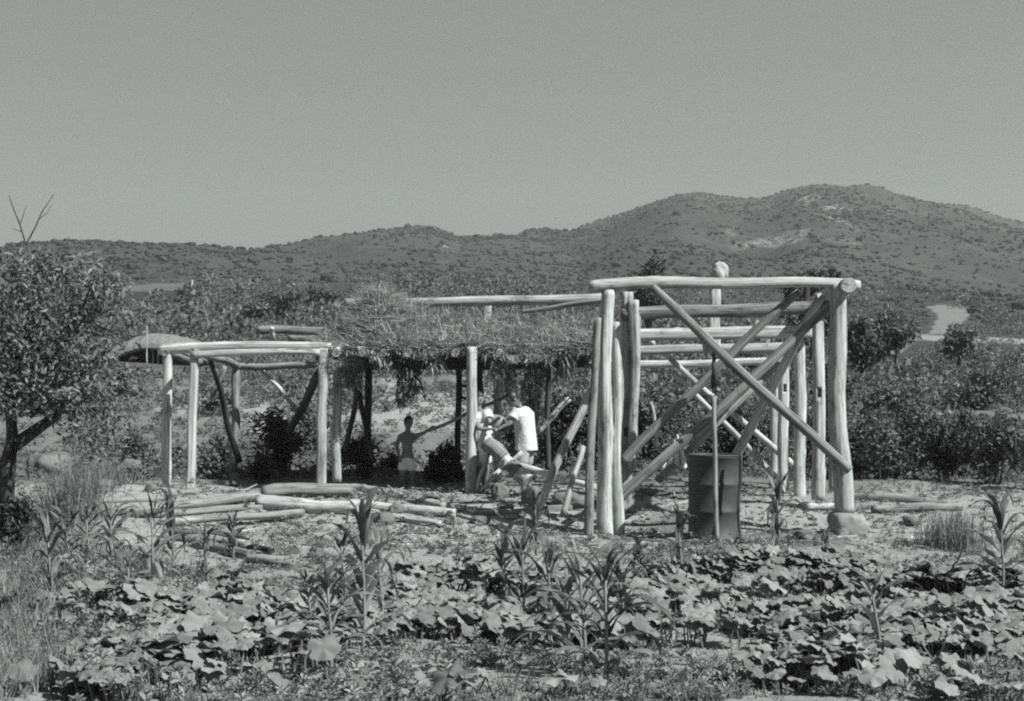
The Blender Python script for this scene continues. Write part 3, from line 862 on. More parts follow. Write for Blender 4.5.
# ------------------------------------------------------------------ hut, field posts
def hut():
    Y = 58.0; c = P(152, 364, Y); root = empty('hut', (c.x, Y, hz(c.x, Y)), 'low thatched hut with a dark open side, on the slope beyond the low frame', 'hut')
    G = Geo()
    # curved straw roof, thick, ridge along x
    xs = np.linspace(P(108, 0, Y).x, P(214, 0, Y).x, 40); nv = 14; V = []; Fc = []
    for x in xs:
        u = (x - xs[0]) / (xs[-1] - xs[0]); px = 512 + x * F / Y
        ytop = np.interp(px, [106, 118, 135, 150, 165, 185, 205, 216], [352, 345, 337, 333, 333, 337, 343, 348])
        zt = EYE - (ytop - HZ) / F * Y
        for k in range(nv + 1):
            a = math.pi * k / nv
            V.append((x + random.uniform(-.03, .03), Y + .4 - 1.7 * math.cos(a), zt - .62 * (1 - math.sin(a)) - .02 + random.uniform(-.03, .03)))
        for k in range(nv + 1):
            a = math.pi * (nv - k) / nv
            V.append((x, Y + .4 - 1.6 * math.cos(a), zt - .17 - .58 * (1 - math.sin(a))))
    m = 2 * (nv + 1)
    for i in range(len(xs) - 1):
        for k in range(m):
            Fc.append((i * m + k, i * m + (k + 1) % m, (i + 1) * m + (k + 1) % m, (i + 1) * m + k))
    Fc.append(tuple(range(m - 1, -1, -1))); Fc.append(tuple((len(xs) - 1) * m + k for k in range(m)))
    G.add(V, Fc, .55)
    G.build('roof', leafmat('old_straw', .12, .2, 0, .9, .05), root)
    za = root.location.z - .6; mw = plain('mud_wall', .05, .09, 3)
    def box(x0, x1, y0, y1, z0, z1, g_):
        g_.add([(x0, y0, z0), (x1, y0, z0), (x1, y1, z0), (x0, y1, z0), (x0, y0, z1), (x1, y0, z1), (x1, y1, z1), (x0, y1, z1)],
               [(3, 2, 1, 0), (4, 5, 6, 7), (0, 1, 5, 4), (1, 2, 6, 5), (2, 3, 7, 6), (3, 0, 4, 7)])
    zt = P(0, 346, Y).z
    W = Geo(); box(P(112, 0, Y).x, P(205, 0, Y).x, Y + 1.5, Y + 1.65, za, zt, W); W.build('wall', mw, root)
    W = Geo(); box(P(110, 0, Y).x, P(113, 0, Y).x, Y - .6, Y + 1.45, za, P(0, 352, Y).z, W); W.build('wall', mw, root)
    W = Geo(); box(P(166, 0, Y).x, P(204, 0, Y).x, Y - .7, Y - .55, za, P(0, 349, Y).z, W); W.build('wall', mw, root)
    
    for px in (148, 153, 158, 163):
        lg('post', (px, 372, Y - .9), (px, 338, Y - .9), .9, 'wood', root, bend=.01, n=8)
    lg('roof_pole', (147, 366, Y - 1.5), (147, 326, Y - 1.5), .7, 'wood', root, bend=.01, n=8)
hut()
for px, lab in ((119, 'pale short post at the field edge above the hut, left one'), (192, 'pale short post at the field edge above the hut, right one')):
    b = hit(px, 289); s = b.y / F
    o = log('field_post', b - Vector((0, 0, .2)), b + Vector((0, 0, 9 * s)), 1.3 * s, 1.1 * s, 'wood', None, bend=.005, n=8); tag(o, lab, 'post', 'posts at the field edge')

# ------------------------------------------------------------------ trees and bushes
def crown_pts(c, rad, n, lumps, fill=.55, seed=0):
    """points inside a lumpy crown: several clumps scattered in an ellipsoid"""
    r = np.random.default_rng(seed)
    d = r.normal(size=(lumps, 3)); d /= np.linalg.norm(d, axis=1, keepdims=True)
    cc = d * (r.random((lumps, 1)) ** .5) * .8
    cr = r.uniform(.22, .45, lumps)
    k = r.integers(0, lumps, n)
    e = r.normal(size=(n, 3)); e /= np.linalg.norm(e, axis=1, keepdims=True)
    q = cc[k] + e * (cr[k] * (fill + (1 - fill) * r.random(n) ** .5))[:, None] * r.uniform(.7, 1.15, n)[:, None]
    return np.asarray(c) + q * np.asarray(rad), e, k
def bush(name, px, base, top, halfw, label, cat='bush', mat='leaf_dark', n=1500, leaf=.09, Y=None, lumps=14, group=None, seed=None, depth=None, stem=True, conifer=False):
    seed = seed if seed is not None else int(px * 7 + base)
    b = hit(px, base) if Y is None else P(px, base, Y)
    Yb = b.y; s = Yb / F
    if Y is not None: b.z = min(b.z, hz(b.x, Yb))
    zt = EYE - (top - HZ) * s
    H = zt - b.z; w = halfw * s
    root = empty(name, b, label, cat, group)
    r = np.random.default_rng(seed)
    low = .12 if cat == 'bush' else .3
    c = (b.x, Yb, b.z + H * (low + 1) / 2); rad = (w, depth if depth else w * .9, H * (1 - low) / 2 * 1.05)
    G = Geo()
    if conifer:
        t = r.random(n) ** .7; a = r.uniform(0, 6.28, n); layer = np.floor(t * 9) / 9
        rr = w * (1 - .8 * t) * (.35 + .65 * r.random(n)) * (1.1 - .5 * (t - layer) * 9)
        pos = np.stack([b.x + rr * np.cos(a), Yb + rr * np.sin(a), b.z + H * (low + (1 - low) * t) - rr * .15], 1)
        e = np.stack([np.cos(a), np.sin(a), np.full(n, -.1)], 1); k = (layer * 9).astype(int)
    else:
        pos, e, k = crown_pts(c, rad, n, lumps, .5, seed)
    nr = e * .5 + rdir(n, .5)
    tone = r.uniform(0, .6, 64)[k] + r.uniform(0, .4, n)
    G.scatter(LEAF_V, LEAF_F, pos, basis(nr, r.uniform(0, 6.28, n)), r.uniform(.7, 1.35, n) * leaf, tone)
    G.build('crown' if cat == 'tree' else 'foliage', M[mat], root)
    S = Geo(); ns = 1 if cat == 'tree' else 4
    for q in range(ns):
        dx = 0 if ns == 1 else r.uniform(-.4, .4) * w
        rb = max(.012, .035 * H if ns == 1 else .012 * H)
        S.tube([(b.x + dx * .3, Yb, b.z - .05), (b.x + dx * .7 + r.normal() * .03, Yb + r.normal() * .1, b.z + H * .4), (b.x + dx, Yb + r.normal() * .1, b.z + H * .85)], [rb, rb * .7, rb * .25], 7)
        for j in range(4 if ns == 1 else 2):
            z0 = b.z + H * r.uniform(.3, .6); aa = r.uniform(0, 6.28)
            S.tube([(b.x + dx * .7, Yb, z0), (b.x + dx * .7 + w * .5 * math.cos(aa), Yb + w * .4 * math.sin(aa), z0 + H * .2)], [rb * .45, rb * .15], 6)
    S.build('trunk' if cat == 'tree' else 'stem', M['bark'], root)
    return root

# the big tree at the left edge
def left_tree():
    Y = 14.2
    b = P(2, 482, Y); b.z = hz(b.x, Y) - .05
    root = empty('broadleaf_tree', b, 'leafy tree with a slanting dark trunk, cut by the left edge of the picture', 'tree')
    T = Geo()
    T.tube([b, P(8, 462, Y), P(22, 440, Y), P(40, 427, Y), P(56, 416, Y + .1), P(75, 385, Y + .2), P(85, 345, Y + .2)], [.085, .08, .07, .06, .05, .035, .015], 10)
    T.tube([P(6, 464, Y), P(13, 440, Y + .1), P(10, 410, Y + .1), P(18, 360, Y + .1), P(30, 300, Y)], [.07, .06, .05, .04, .02], 10)
    T.tube([b, P(-25, 430, Y + .3), P(-50, 370, Y + .3), P(-60, 310, Y + .2)], [.08, .06, .045, .02], 9)
    r = np.random.default_rng(5)
    for q in range(16):
        p = P(r.uniform(0, 70), r.uniform(320, 420), Y + r.normal() * .2); d = Vector((r.uniform(-.5, .5), r.normal() * .4, r.uniform(.1, .5)))
        T.tube([p, p + d * .5, p + d], [.018, .012, .005], 6)
    T.build('trunk', M['bark'], root, True)
    G = Geo()
    sub = [((35, 300), (48, 45), 800), ((95, 305), (25, 34), 420), ((20, 360), (60, 50), 1200), ((78, 360), (40, 42), 850), ((70, 405), (38, 34), 520), ((20, 400), (22, 20), 260), ((112, 410), (20, 38), 240), ((-50, 340), (70, 85), 1300), ((30, 268), (26, 18), 280), ((105, 280), (13, 14), 130), ((100, 445), (28, 18), 140)]
    for i, ((px, py), (rx, ry), n) in enumerate(sub):
        n = int(n * 1.35)
        c = P(px, py, Y); s = Y / F
        pos, e, k = crown_pts(c, (rx * s * 1.25, .55, ry * s * 1.25), n, 12, .4, 100 + i)
        pos[:, 1] += r.normal(0, .25, n)
        nr = e * .3 + rdir(n, .35)
        tone = r.uniform(0, .5, 64)[k] * .8 + r.uniform(0, .5, n)
        G.scatter(LEAF_V, LEAF_F, pos, basis(nr, r.uniform(0, 6.28, n)), r.uniform(.05, .10, n), tone)
    G.build('crown', leafmat('tree_leaf', .06, .25, .25, .5, .35), root)
    W = Geo()
    W.tube([P(30, 262, Y), P(26, 245, Y), P(20, 225, Y), P(12, 205, Y), P(9, 195, Y)], [.011, .009, .008, .006, .003], 5)
    W.tube([P(26, 245, Y), P(35, 228, Y), P(42, 212, Y), P(54, 194, Y)], [.010, .008, .006, .003], 5)
    W.tube([P(20, 224, Y), P(27, 205, Y)], [.005, .002], 5); W.tube([P(38, 220, Y), P(47, 213, Y), P(52, 205, Y)], [.004, .003, .002], 5)
    W.tube([P(22, 232, Y), P(12, 228, Y)], [.004, .002], 5)
    W.build('bare_twigs', M['bark'], root)
left_tree()

for a in [
    ('shrub', 283, 487, 412, 33, 'dense dark bush inside the low frame, right half', 'bush', 'leaf_dark', 2300, .09, 22.0),
    ('shrub', 212, 492, 440, 20, 'small dark bush between the pale posts of the low frame', 'bush', 'leaf_mid', 900, .08, 21.8),
    ('shrub', 260, 488, 452, 14, 'little dark bush at the back post of the low frame', 'bush', 'leaf_dark', 500, .08, 21.0),
    ('shrub', 443, 493, 440, 26, 'dark bush right behind the bare chested boy', 'bush', 'leaf_dark', 1400, .08, 20.9),
    ('shrub', 360, 485, 438, 24, 'dark bush left of the boy under the thatch', 'bush', 'leaf_dark', 1100, .08, 21.3),
    ('shrub', 388, 482, 452, 14, 'mid grey bush directly behind the boy', 'bush', 'leaf_mid', 600, .08, 22.5),
    ('shrub', 560, 475, 384, 42, 'broad bush behind the right worker and the leaning poles', 'bush', 'leaf_dark', 2400, .09, 22.8),
    ('shrub', 520, 492, 420, 22, 'thin bush between the two workers', 'bush', 'leaf_mid', 700, .08, 21.2),
    ('shrub', 650, 475, 380, 38, 'pale leafy bush behind the left posts of the tall frame', 'bush', 'leaf_mid', 2200, .09, 23.5),
    ('shrub', 735, 478, 392, 52, 'black looking bush behind the oil drum', 'bush', 'leaf_dark', 3200, .09, 22.5),
    ('shrub', 808, 488, 400, 30, 'bush behind the row of right posts', 'bush', 'leaf_dark', 1500, .09, 22.5),
    ('shrub', 885, 492, 392, 42, 'bushy shrub right of the tall frame, behind the lying logs', 'bush', 'leaf_mid', 2800, .085, 21.5),
    ('shrub', 945, 492, 412, 38, 'middle shrub of the thicket right of the tall frame', 'bush', 'leaf_dark', 2300, .085, 21.2),
    ('shrub', 1000, 498, 405, 34, 'shrub of the thicket at the right edge', 'bush', 'leaf_mid', 2000, .085, 20.5),
    ('shrub', 1040, 505, 420, 30, 'shrub beyond the right edge thicket, mostly out of the picture', 'bush', 'leaf_mid', 1200, .085, 19.5),
    ('shrub', 905, 440, 372, 45, 'shrub on the slope behind the right thicket', 'bush', 'leaf_mid', 2200, .12, 31),
    ('shrub', 975, 435, 362, 48, 'tall pale shrub on the slope near the right edge', 'bush', 'leaf_mid', 2200, .12, 33),
    ('shrub', 835, 420, 360, 24, 'shrub seen between the right corner post and the next post', 'bush', 'leaf_dark', 1300, .12, 28),
    ('shrub', 180, 345, 288, 46, 'dark thicket on the slope above the hut', 'bush', 'leaf_dark', 2600, .42, 120),
    ('shrub', 238, 330, 296, 30, 'rounded dark shrub between the thicket and the leafy tree', 'bush', 'leaf_dark', 1200, .42, 125),
    ('shrub', 92, 345, 322, 20, 'low shrub left of the hut', 'bush', 'leaf_mid', 700, .25, 66),
    ('shrub', 120, 430, 362, 26, 'pale shrub on the bank below the hut', 'bush', 'leaf_pale', 1100, .12, 30),
    ('shrub', 215, 440, 385, 26, 'pale weedy shrub on the bank behind the low frame', 'bush', 'leaf_pale', 1000, .11, 28),
    ('shrub', 136, 478, 424, 22, 'low mid grey bush left of the first pale post of the low frame', 'bush', 'leaf_mid', 900, .08, 22.6),
    ('shrub', 306, 470, 398, 24, 'pale bush behind the dark bush inside the low frame', 'bush', 'leaf_mid', 1000, .09, 25.0),
    ('shrub', 860, 488, 428, 24, 'bush touching the right corner post from behind', 'bush', 'leaf_dark', 1300, .085, 21.9),
    ('shrub', 916, 486, 398, 34, 'bush filling the gap between the two shrubs right of the tall frame', 'bush', 'leaf_mid', 1900, .085, 23.0),
    ('shrub', 974, 488, 396, 36, 'bush filling the gap before the shrub at the right edge', 'bush', 'leaf_dark', 1900, .085, 22.6),
    ('shrub', 612, 476, 400, 26, 'dark bush behind the left corner posts of the tall frame', 'bush', 'leaf_dark', 1400, .09, 22.4),
    ('shrub', 18, 560, 492, 24, 'dark ferny shrub at the left edge below the tree', 'bush', 'leaf_dark', 1100, .06, 13.0),
]:
    nm, px, base, top, hw, lab, cat, mat, n, leaf, Y = a
    bush(nm, px, base, top, hw, lab, cat, mat, n, leaf, Y)
for a in [
    (272, 340, 288, 32, 'leafy tree with bright foliage tops above the low frame', 'leaf_mid', 1800, .38, 95, False),
    (650, 372, 254, 26, 'dark tree rising above the left end of the top beam', 'leaf_dark', 2400, .22, 60, False),
    (812, 372, 262, 34, 'dark tree rising behind the right end of the top beam', 'leaf_dark', 2200, .26, 58, False),
    (862, 378, 318, 24, 'spreading dark tree just right of the corner post', 'leaf_dark', 1300, .2, 44, False),
    (896, 372, 306, 22, 'slim grey tree below the pale earth scar', 'leaf_mid', 1300, .22, 52, False),
    (322, 330, 285, 20, 'dark rounded tree left of the thatch top', 'leaf_dark', 1000, .38, 110, False),
    (958, 372, 322, 22, 'small tree right of the pale earth scar', 'leaf_mid', 900, .22, 55, False),
    (740, 385, 350, 26, 'low tree seen through the top of the tall frame', 'leaf_mid', 1000, .2, 45, False),
]:
    px, base, top, hw, lab, mat, n, leaf, Y, con = a
    bush('tree', px, base, top, hw, lab, 'tree', mat, n, leaf, Y, conifer=con)

# ------------------------------------------------------------------ corn
def ribbon(G, p, az, L, w, elev, droop, tone, twist=0.0, n=9):
    V = []; Fc = []; pos = Vector(p); e = elev; da = twist
    for i in range(n + 1):
        t = i / n
        a = az + da * t * t
        d = Vector((math.cos(a) * math.cos(e), math.sin(a) * math.cos(e), math.sin(e)))
        side = Vector((-math.sin(a), math.cos(a), 0))
        nrm = side.cross(d)
        ww = w * (min(1, .45 + 3 * t) * (1 - t ** 2.2) + .02)
        wave = .45 * ww * math.sin(t * 15 + az * 3)
        V += [pos - side * ww + nrm * (ww * .35 + wave), pos - nrm * .0, pos + side * ww + nrm * (ww * .35 - wave)]
        pos = pos + d * (L / n); e -= droop / n * (.4 + 1.3 * t)
    for i in range(n):
        a = i * 3
        Fc += [(a, a + 1, a + 4, a + 3), (a + 1, a + 2, a + 5, a + 4)]
    G.add([tuple(v) for v in V], Fc, tone)
def corn(px, base, top, label, nl=9, tone=(.2, .9), lean=0.0, seed=None, tassel=False, wide=1.0):
    b = hit(px, base); s = b.y / F; H = (base - top) * s
    r = random.Random(seed or int(px * 13 + base))
    root = empty('corn_plant', b, label, 'corn plant', 'corn plants in the garden')
    S = Geo(); Hs = H * .72
    pts = [b + Vector((lean * t * Hs + .01 * math.sin(5 * t), .01 * math.cos(4 * t), t * Hs - .03)) for t in np.linspace(0, 1, 9)]
    S.tube(pts, [.011 - .006 * t + (.003 if i % 2 else 0) for i, t in enumerate(np.linspace(0, 1, 9))], 8, r.uniform(.3, .9))
    S.build('stalk', M['corn_stalk'], root, True)
    G = Geo(); az = r.uniform(0, 6.28); nl += 5
    for k in range(nl):
        t = .12 + .86 * k / (nl - 1); p = pts[0].lerp(pts[-1], t); lowdry = t < .3
        az += math.pi + r.uniform(-.5, .5)
        L = H * r.uniform(.5, .8) * (1 - .35 * abs(t - .6)); w = r.uniform(.014, .030) * wide
        el = r.uniform(.6, 1.15) if t < .75 else r.uniform(.95, 1.4)
        ribbon(G, p, az, L, w, el, r.uniform(2.1, 4.0) * (1.15 - .35 * t), r.uniform(.7, 1) if lowdry else r.uniform(*tone), r.uniform(-.7, .7))
    # curled heart of young leaves
    for k in range(3):
        ribbon(G, pts[-1], r.uniform(0, 6.28), H * r.uniform(.26, .40), .014 * wide, r.uniform(1.1, 1.5), r.uniform(.5, 2.0), r.uniform(*tone), r.uniform(-.8, .8))
    G.build('foliage', M['corn'], root, True)
    if tassel:
        T = Geo()
        for k in range(6):
            a = r.uniform(0, 6.28); q = pts[-1]
            T.tube([q, q + Vector((math.cos(a) * .03, math.sin(a) * .03, .1)), q + Vector((math.cos(a) * .08, math.sin(a) * .08, .18))], [.005, .004, .002], 5, .8)
        T.build('tassel', M['corn_stalk'], root)
CORN = [
    (330, 672, 548, 'corn plant with a thick pale bare stalk, nearest in the middle left', 12, (.5, 1), 0, False, 1.0),
    (362, 650, 482, 'tallest corn plant with dark drooping top leaves, in front of the log pile end', 12, (0, .5), .02, False, 1.1),
    (380, 618, 525, 'small pale corn plant right of the tallest one', 8, (.5, 1), 0, False, .8),
    (150, 598, 482, 'corn plant with long arching leaves in front of the left frame posts', 12, (.3, .9), .05, False, 1.0),
    (172, 572, 478, 'corn plant with dark curled tips beside the left frame posts', 9, (0, .5), 0, False, 1.0),
    (112, 582, 492, 'corn plant with broad pale leaves left of the log pile', 10, (.4, 1), 0, False, 1.1),
    (50, 606, 508, 'corn plant with bent pale leaves near the left edge', 9, (.3, .9), 0, False, .9),
    (206, 580, 518, 'short thin corn plant at the lower end of the log pile', 7, (.3, .9), 0, False, .7),
    (130, 610, 545, 'short corn plant low in front of the arching corn', 7, (.3, .9), 0, False, .8),
    (522, 632, 512, 'corn plant with hanging dark leaves below the workers', 9, (.1, .6), .02, False, 1.0),
    (550, 640, 532, 'slender corn plant with a straight pale stalk', 8, (.3, .8), 0, True, .8),
    (584, 676, 528, 'tall pale corn plant in the bottom centre', 11, (.5, 1), -.02, False, 1.0),
    (604, 686, 532, 'corn plant with withered dark leaves, nearest in the bottom centre', 11, (0, .35), .03, False, 1.1),
    (680, 584, 500, 'corn plant spreading two wide leaves in front of the drum', 6, (.1, .6), 0, False, 1.3),
    (778, 558, 462, 'bushy dark corn plant right of the drum', 13, (0, .5), 0, False, 1.0),
    (880, 662, 562, 'narrow upright corn plant in the squash on the right', 9, (.3, .8), -.08, False, .8),
    (1002, 606, 482, 'corn plant at the right edge with dark leaves', 11, (0, .5), 0, False, 1.1),
    (88, 566, 496, 'corn plant with a dark bent top at the edge of the tall grass tuft', 9, (0, .5), 0, False, 1.0),
    (232, 560, 505, 'thin corn plant standing before the log ends', 7, (.3, .8), .05, False, .8),
    (345, 600, 520, 'corn plant with narrow dark leaves behind the thick pale stalk', 8, (0, .6), -.04, False, .9),
    (735, 574, 528, 'little corn plant straight below the oil drum', 6, (.2, .7), 0, False, .9),
    (505, 598, 520, 'corn plant with spreading thin leaves left of the hanging dark-leaved one', 9, (.1, .7), 0, False, .9),
    (566, 655, 560, 'short corn plant tucked between the bottom centre stalks', 9, (.3, .9), .03, False, .9),
    (622, 640, 545, 'leafy corn plant right of the withered one', 10, (0, .6), 0, False, 1.0),
    (536, 556, 480, 'dark corn plant close below the banded log', 9, (0, .4), 0, False, 1.0),
    (310, 640, 560, 'corn plant with limp leaves left of the thick pale stalk', 9, (.2, .8), 0, False, .9),
    (68, 574, 498, 'corn plant with a limp pale top left of the tall grass tuft', 9, (.3, .9), 0, False, 1.0),
    (640, 578, 522, 'low corn plant behind the bottom centre corn', 7, (.1, .6), 0, False, .9),
    (826, 570, 520, 'small corn shoot in front of the squared footing stone', 6, (.2, .6), 0, False, .7),
]
for c in CORN: corn(c[0], c[1], c[2], c[3], c[4], c[5], c[6], None, c[7], c[8])

# ------------------------------------------------------------------ squash, weeds, grass
def squash_template(seed):
    r = random.Random(seed); V = [(0, 0, 0)]; n = 30; ring = []
    for lv, rr in ((1, .5), (2, 1.0)):
        for j in range(n):
            a = 2 * math.pi * j / n
            lob = 1 + .10 * math.cos(5 * a) + (.05 * math.cos(15 * a + seed) if lv == 2 else 0)
            if lv == 2: lob *= 1 - .5 * math.exp(-((a - math.pi * 1.5) / .22) ** 2)
            q = rr * lob
            z = .16 * q * math.cos(5 * a + .3) * q - .26 * q * q + .10 * q + .05 * r.uniform(-1, 1) * q
            V.append((q * math.cos(a), q * math.sin(a), z))
    Fc = [(0, 1 + j, 1 + (j + 1) % n) for j in range(n)]
    Fc += [(1 + j, 1 + n + j, 1 + n + (j + 1) % n, 1 + (j + 1) % n) for j in range(n)]
    return V, Fc
def squash():
    G = Geo()
    def dens(px, py):
        d = .10 if py > 575 else 0
        # vine beds as seen from the path
        beds = [([(90, 640), (160, 585), (330, 590), (330, 640), (200, 672), (90, 690)], 1), ([(60, 690), (110, 620), (230, 640), (210, 700), (60, 700)], 1),
                ([(330, 600), (480, 570), (640, 580), (650, 640), (480, 640), (340, 640)], .9), ([(600, 580), (740, 560), (860, 560), (940, 590), (900, 670), (700, 700), (600, 690), (590, 620)], 1),
                ([(880, 590), (1020, 580), (1100, 600), (1100, 650), (900, 650)], 1), ([(640, 640), (760, 640), (760, 690), (640, 700)], .8)]
        for poly, k in beds:
            if inpoly(np.array([px + 12 * math.sin(py)]), np.array([py]), poly)[0]: d = max(d, k)
        return d
    tm = [squash_template(s) for s in range(4)]
    pos = [[] for _ in tm]; nr = [[] for _ in tm]; sc = [[] for _ in tm]; tn = [[] for _ in tm]
    St = Geo()
    cnt = 0; tries = 0
    while cnt < 3700 and tries < 90000:
        tries += 1
        Y = random.uniform(7.2, 13.2); x = random.uniform(-3.9, 5.0)
        px = 512 + x / Y * F; py = HZ + (EYE - .05) / Y * F
        if random.random() > dens(px, py): continue
        # rows give the dark furrows
        row = float(fbm(np.array([x / 1.3]), np.array([(Y + .12 * x) / .42]), 55, 2)[0])
        pat = float(fbm(np.array([x / .9]), np.array([Y / .7]), 58, 2)[0])
        if row < .47 + .05 * random.gauss(0, 1) or pat < .40 + .04 * random.gauss(0, 1): continue
        h = .08 + .36 * (row - .40) * random.uniform(.7, 1.4)
        k = random.randrange(4); s = random.choice((random.uniform(.03, .06), random.uniform(.045, .085), random.uniform(.06, .105)))
        z = hz(x, Y) + h
        p = (x, Y, z); n = Vector((random.gauss(.12, .38), random.gauss(-.2, .38), 1)).normalized()
        pos[k].append(p); nr[k].append(tuple(n)); sc[k].append(s); tn[k].append(random.random())
        St.tube([(x + random.gauss(0, .05), Y + random.gauss(.03, .05), z - h - .01), (x, Y, z)], [.007, .005], 5, .4)
        cnt += 1
    for k, (V, Fc) in enumerate(tm):
        n = len(pos[k])
        G.scatter(V, Fc, pos[k], basis(np.array(nr[k]), rng.uniform(0, 6.28, n)), np.array(sc[k]), np.array(tn[k]))
    o = G.build('squash_vines', M['squash'], None, True); tag(o, 'broad pale squash leaves covering the garden', 'squash vines', None, 'stuff')
    o2 = St.build('squash_stems', M['squash'], o)
squash()

ROS_V = []; ROS_F = []
for q in range(7):
    a = q * 2.4; e = .3 + .12 * q; i0 = len(ROS_V); l = 1 - .07 * q
    cz, sz = math.cos(a), math.sin(a)
    for (vx, vy, vz) in LEAF_V:
        yy_ = vy * math.cos(e) * l; zz_ = vy * math.sin(e) * l + vz + .06 * q
        ROS_V.append((vx * l * cz - yy_ * sz, vx * l * sz + yy_ * cz, zz_))
    ROS_F += [tuple(i0 + t for t in f) for f in LEAF_F]
def weeds():
    G = Geo()
    n = 34000
    y = rng.uniform(7.0, 24, n); px = rng.uniform(-60, 1090, n); x = (px - 512) / F * y
    py = HZ + EYE / y * F
    left = 1 - sstep(90, 260, px)
    right = sstep(840, 960, px) * sstep(16.0, 13, y)
    front = 1 - sstep(7.8, 9.4, y)
    dn = .34 + .12 * ((y > 12.5) & (y < 20)) + .95 * left * (py > 480) + .5 * right + .75 * front + .3 * ((px > 230) & (px < 480) & (py > 520) & (py < 580))
    dn *= 1 - .75 * ((px > 95) & (px < 270) & (py > 488) & (py < 562))
    dn *= sstep(.40, .58, fbm(x / .5, y / .5, 17, 3))
    keep = rng.random(n) < dn
    x, y = x[keep], y[keep]; m = len(x)
    hh = rng.uniform(.0, .08, m) * (1 + 2.0 * left[keep]) * (rng.random(m) < .5)
    z = height(x, y) + hh
    G.scatter(ROS_V, ROS_F, np.stack([x, y, z], 1), basis(rdir(m, 3.0), rng.uniform(0, 6.28, m)), rng.uniform(.025, .085, m), rng.random(m))
    o = G.build('weeds', M['weed']); tag(o, 'small leafy weeds scattered over the garden', 'weeds', None, 'stuff')
weeds()
def grass():
    G = Geo()
    n = 110000
    y = 7.0 + 19 * rng.random(n) ** 1.2; px = rng.uniform(-60, 1090, n); x = (px - 512) / F * y
    py = HZ + EYE / y * F
    left = (1 - sstep(110, 235, px))
    tall = np.exp(-((px - 80) / 30) ** 2) * ((y > 13.5) & (y < 16.5)) + .35 * left * (y < 13)
    dn = .2 + .75 * left + .65 * (1 - sstep(7.9, 9.0, y)) + .45 * sstep(870, 980, px) + tall
    dn *= 1 - .75 * ((px > 95) & (px < 270) & (py > 488) & (py < 562))
    dn *= sstep(.36, .6, fbm(x / .45, y / .45, 27, 3))
    keep = rng.random(n) < dn
    x, y = x[keep], y[keep]; m = len(x); tl = tall[keep]
    z = height(x, y) - .01
    d = np.stack([rng.normal(0, .38, m), rng.normal(0, .38, m), np.ones(m)], 1)
    L = rng.uniform(.03, .14, m) * (1 + 2.2 * tl) * (1 + .5 * left[keep]) 
    G.scatter(BLADE_V, BLADE_F, np.stack([x, y, z], 1), basis_y(d, rng.uniform(0, 6.28, m)), np.stack([rng.uniform(.004, .010, m) , L, L], 1), rng.random(m))
    o = G.build('grass', M['grass']); tag(o, 'grass growing among the weeds', 'grass', None, 'stuff')
grass()
def reeds(px, base, top, hw, Y, n, label):
    b = P(px, base, Y); b.z = hz(b.x, Y); root_h = (base - top) * Y / F
    G = Geo()
    x = b.x + rng.normal(0, hw * .5, n) * Y / F; y = Y + rng.normal(0, .22, n); z = height(x, y)
    d = np.stack([rng.normal(0, .16, n), rng.normal(0, .16, n), np.ones(n)], 1)
    L = root_h * rng.uniform(.5, 1.1, n)
    G.scatter(BLADE_V, BLADE_F, np.stack([x, y, z], 1), basis_y(d, rng.uniform(0, 6.28, n)), np.stack([rng.uniform(.008, .014, n), L, L * .7], 1), rng.random(n))
    o = G.build('grass_tuft', M['grass'], None, origin=b); tag(o, label, 'grass tuft')
reeds(74, 488, 425, 24, 15.6, 620, 'tall upright tuft of grass beside the big boulder under the tree')
reeds(108, 470, 440, 16, 17.5, 240, 'tuft of grass behind the big boulder')
reeds(955, 545, 505, 30, 14.6, 500, 'wide grass tuft in front of the right logs')

# rubble on the earth round the frames: nobody could count it
def rubble():
    G = Geo()
    for s in range(4):
        V, Fc = ico(70 + s); V = [(a, b, c - .4) for a, b, c in V]
        n = 260
        px = rng.uniform(180, 940, n); y = rng.uniform(14.0, 19.5, n); x = (px - 512) / F * y
        z = height(x, y); sc = rng.uniform(.012, .055, n) * np.where(rng.random(n) < .1, 1.8, 1)
        S = np.stack([sc * rng.uniform(.8, 1.6, n), sc, sc * .7], 1)
        G.scatter(V, Fc, np.stack([x, y, z], 1), basis(np.tile([0, 0, 1.], (n, 1)), rng.uniform(0, 6.28, n)), S, rng.random(n))
    o = G.build('rubble', leafmat('rubble_stone', .10, .24, 0, .9, .1)); tag(o, 'stones and clods strewn over the building site', 'rubble', None, 'stuff')
rubble()

def chips():
    G = Geo(); n = 900
    px = rng.normal(430, 260, n); y = rng.uniform(14.5, 19.5, n); x = (px - 512) / F * y; z = height(x, y) + .012
    d = np.stack([rng.normal(0, 1, n), rng.normal(0, 1, n), rng.normal(0, .12, n)], 1)
    V = [(-.5, 0, -.15), (.5, 0, -.15), (.35, 1, -.15), (-.3, 1, -.15), (-.5, .1, .15), (.5, .05, .15), (.3, .9, .15), (-.3, .95, .15)]
    Fc = [(3, 2, 1, 0), (4, 5, 6, 7), (0, 1, 5, 4), (1, 2, 6, 5), (2, 3, 7, 6), (3, 0, 4, 7)]
    w_ = rng.uniform(.012, .04, n)
    G.scatter(V, Fc, np.stack([x, y, z], 1), basis_y(d, rng.uniform(-.4, .4, n)), np.stack([w_, rng.uniform(.05, .28, n), np.full(n, .03)], 1), rng.random(n))
    o = G.build('wood_chips', leafmat('chip_wood', .12, .42, 0, .9, .1)); tag(o, 'wood chips and bark scraps littering the building site', 'wood chips', None, 'stuff')
chips()

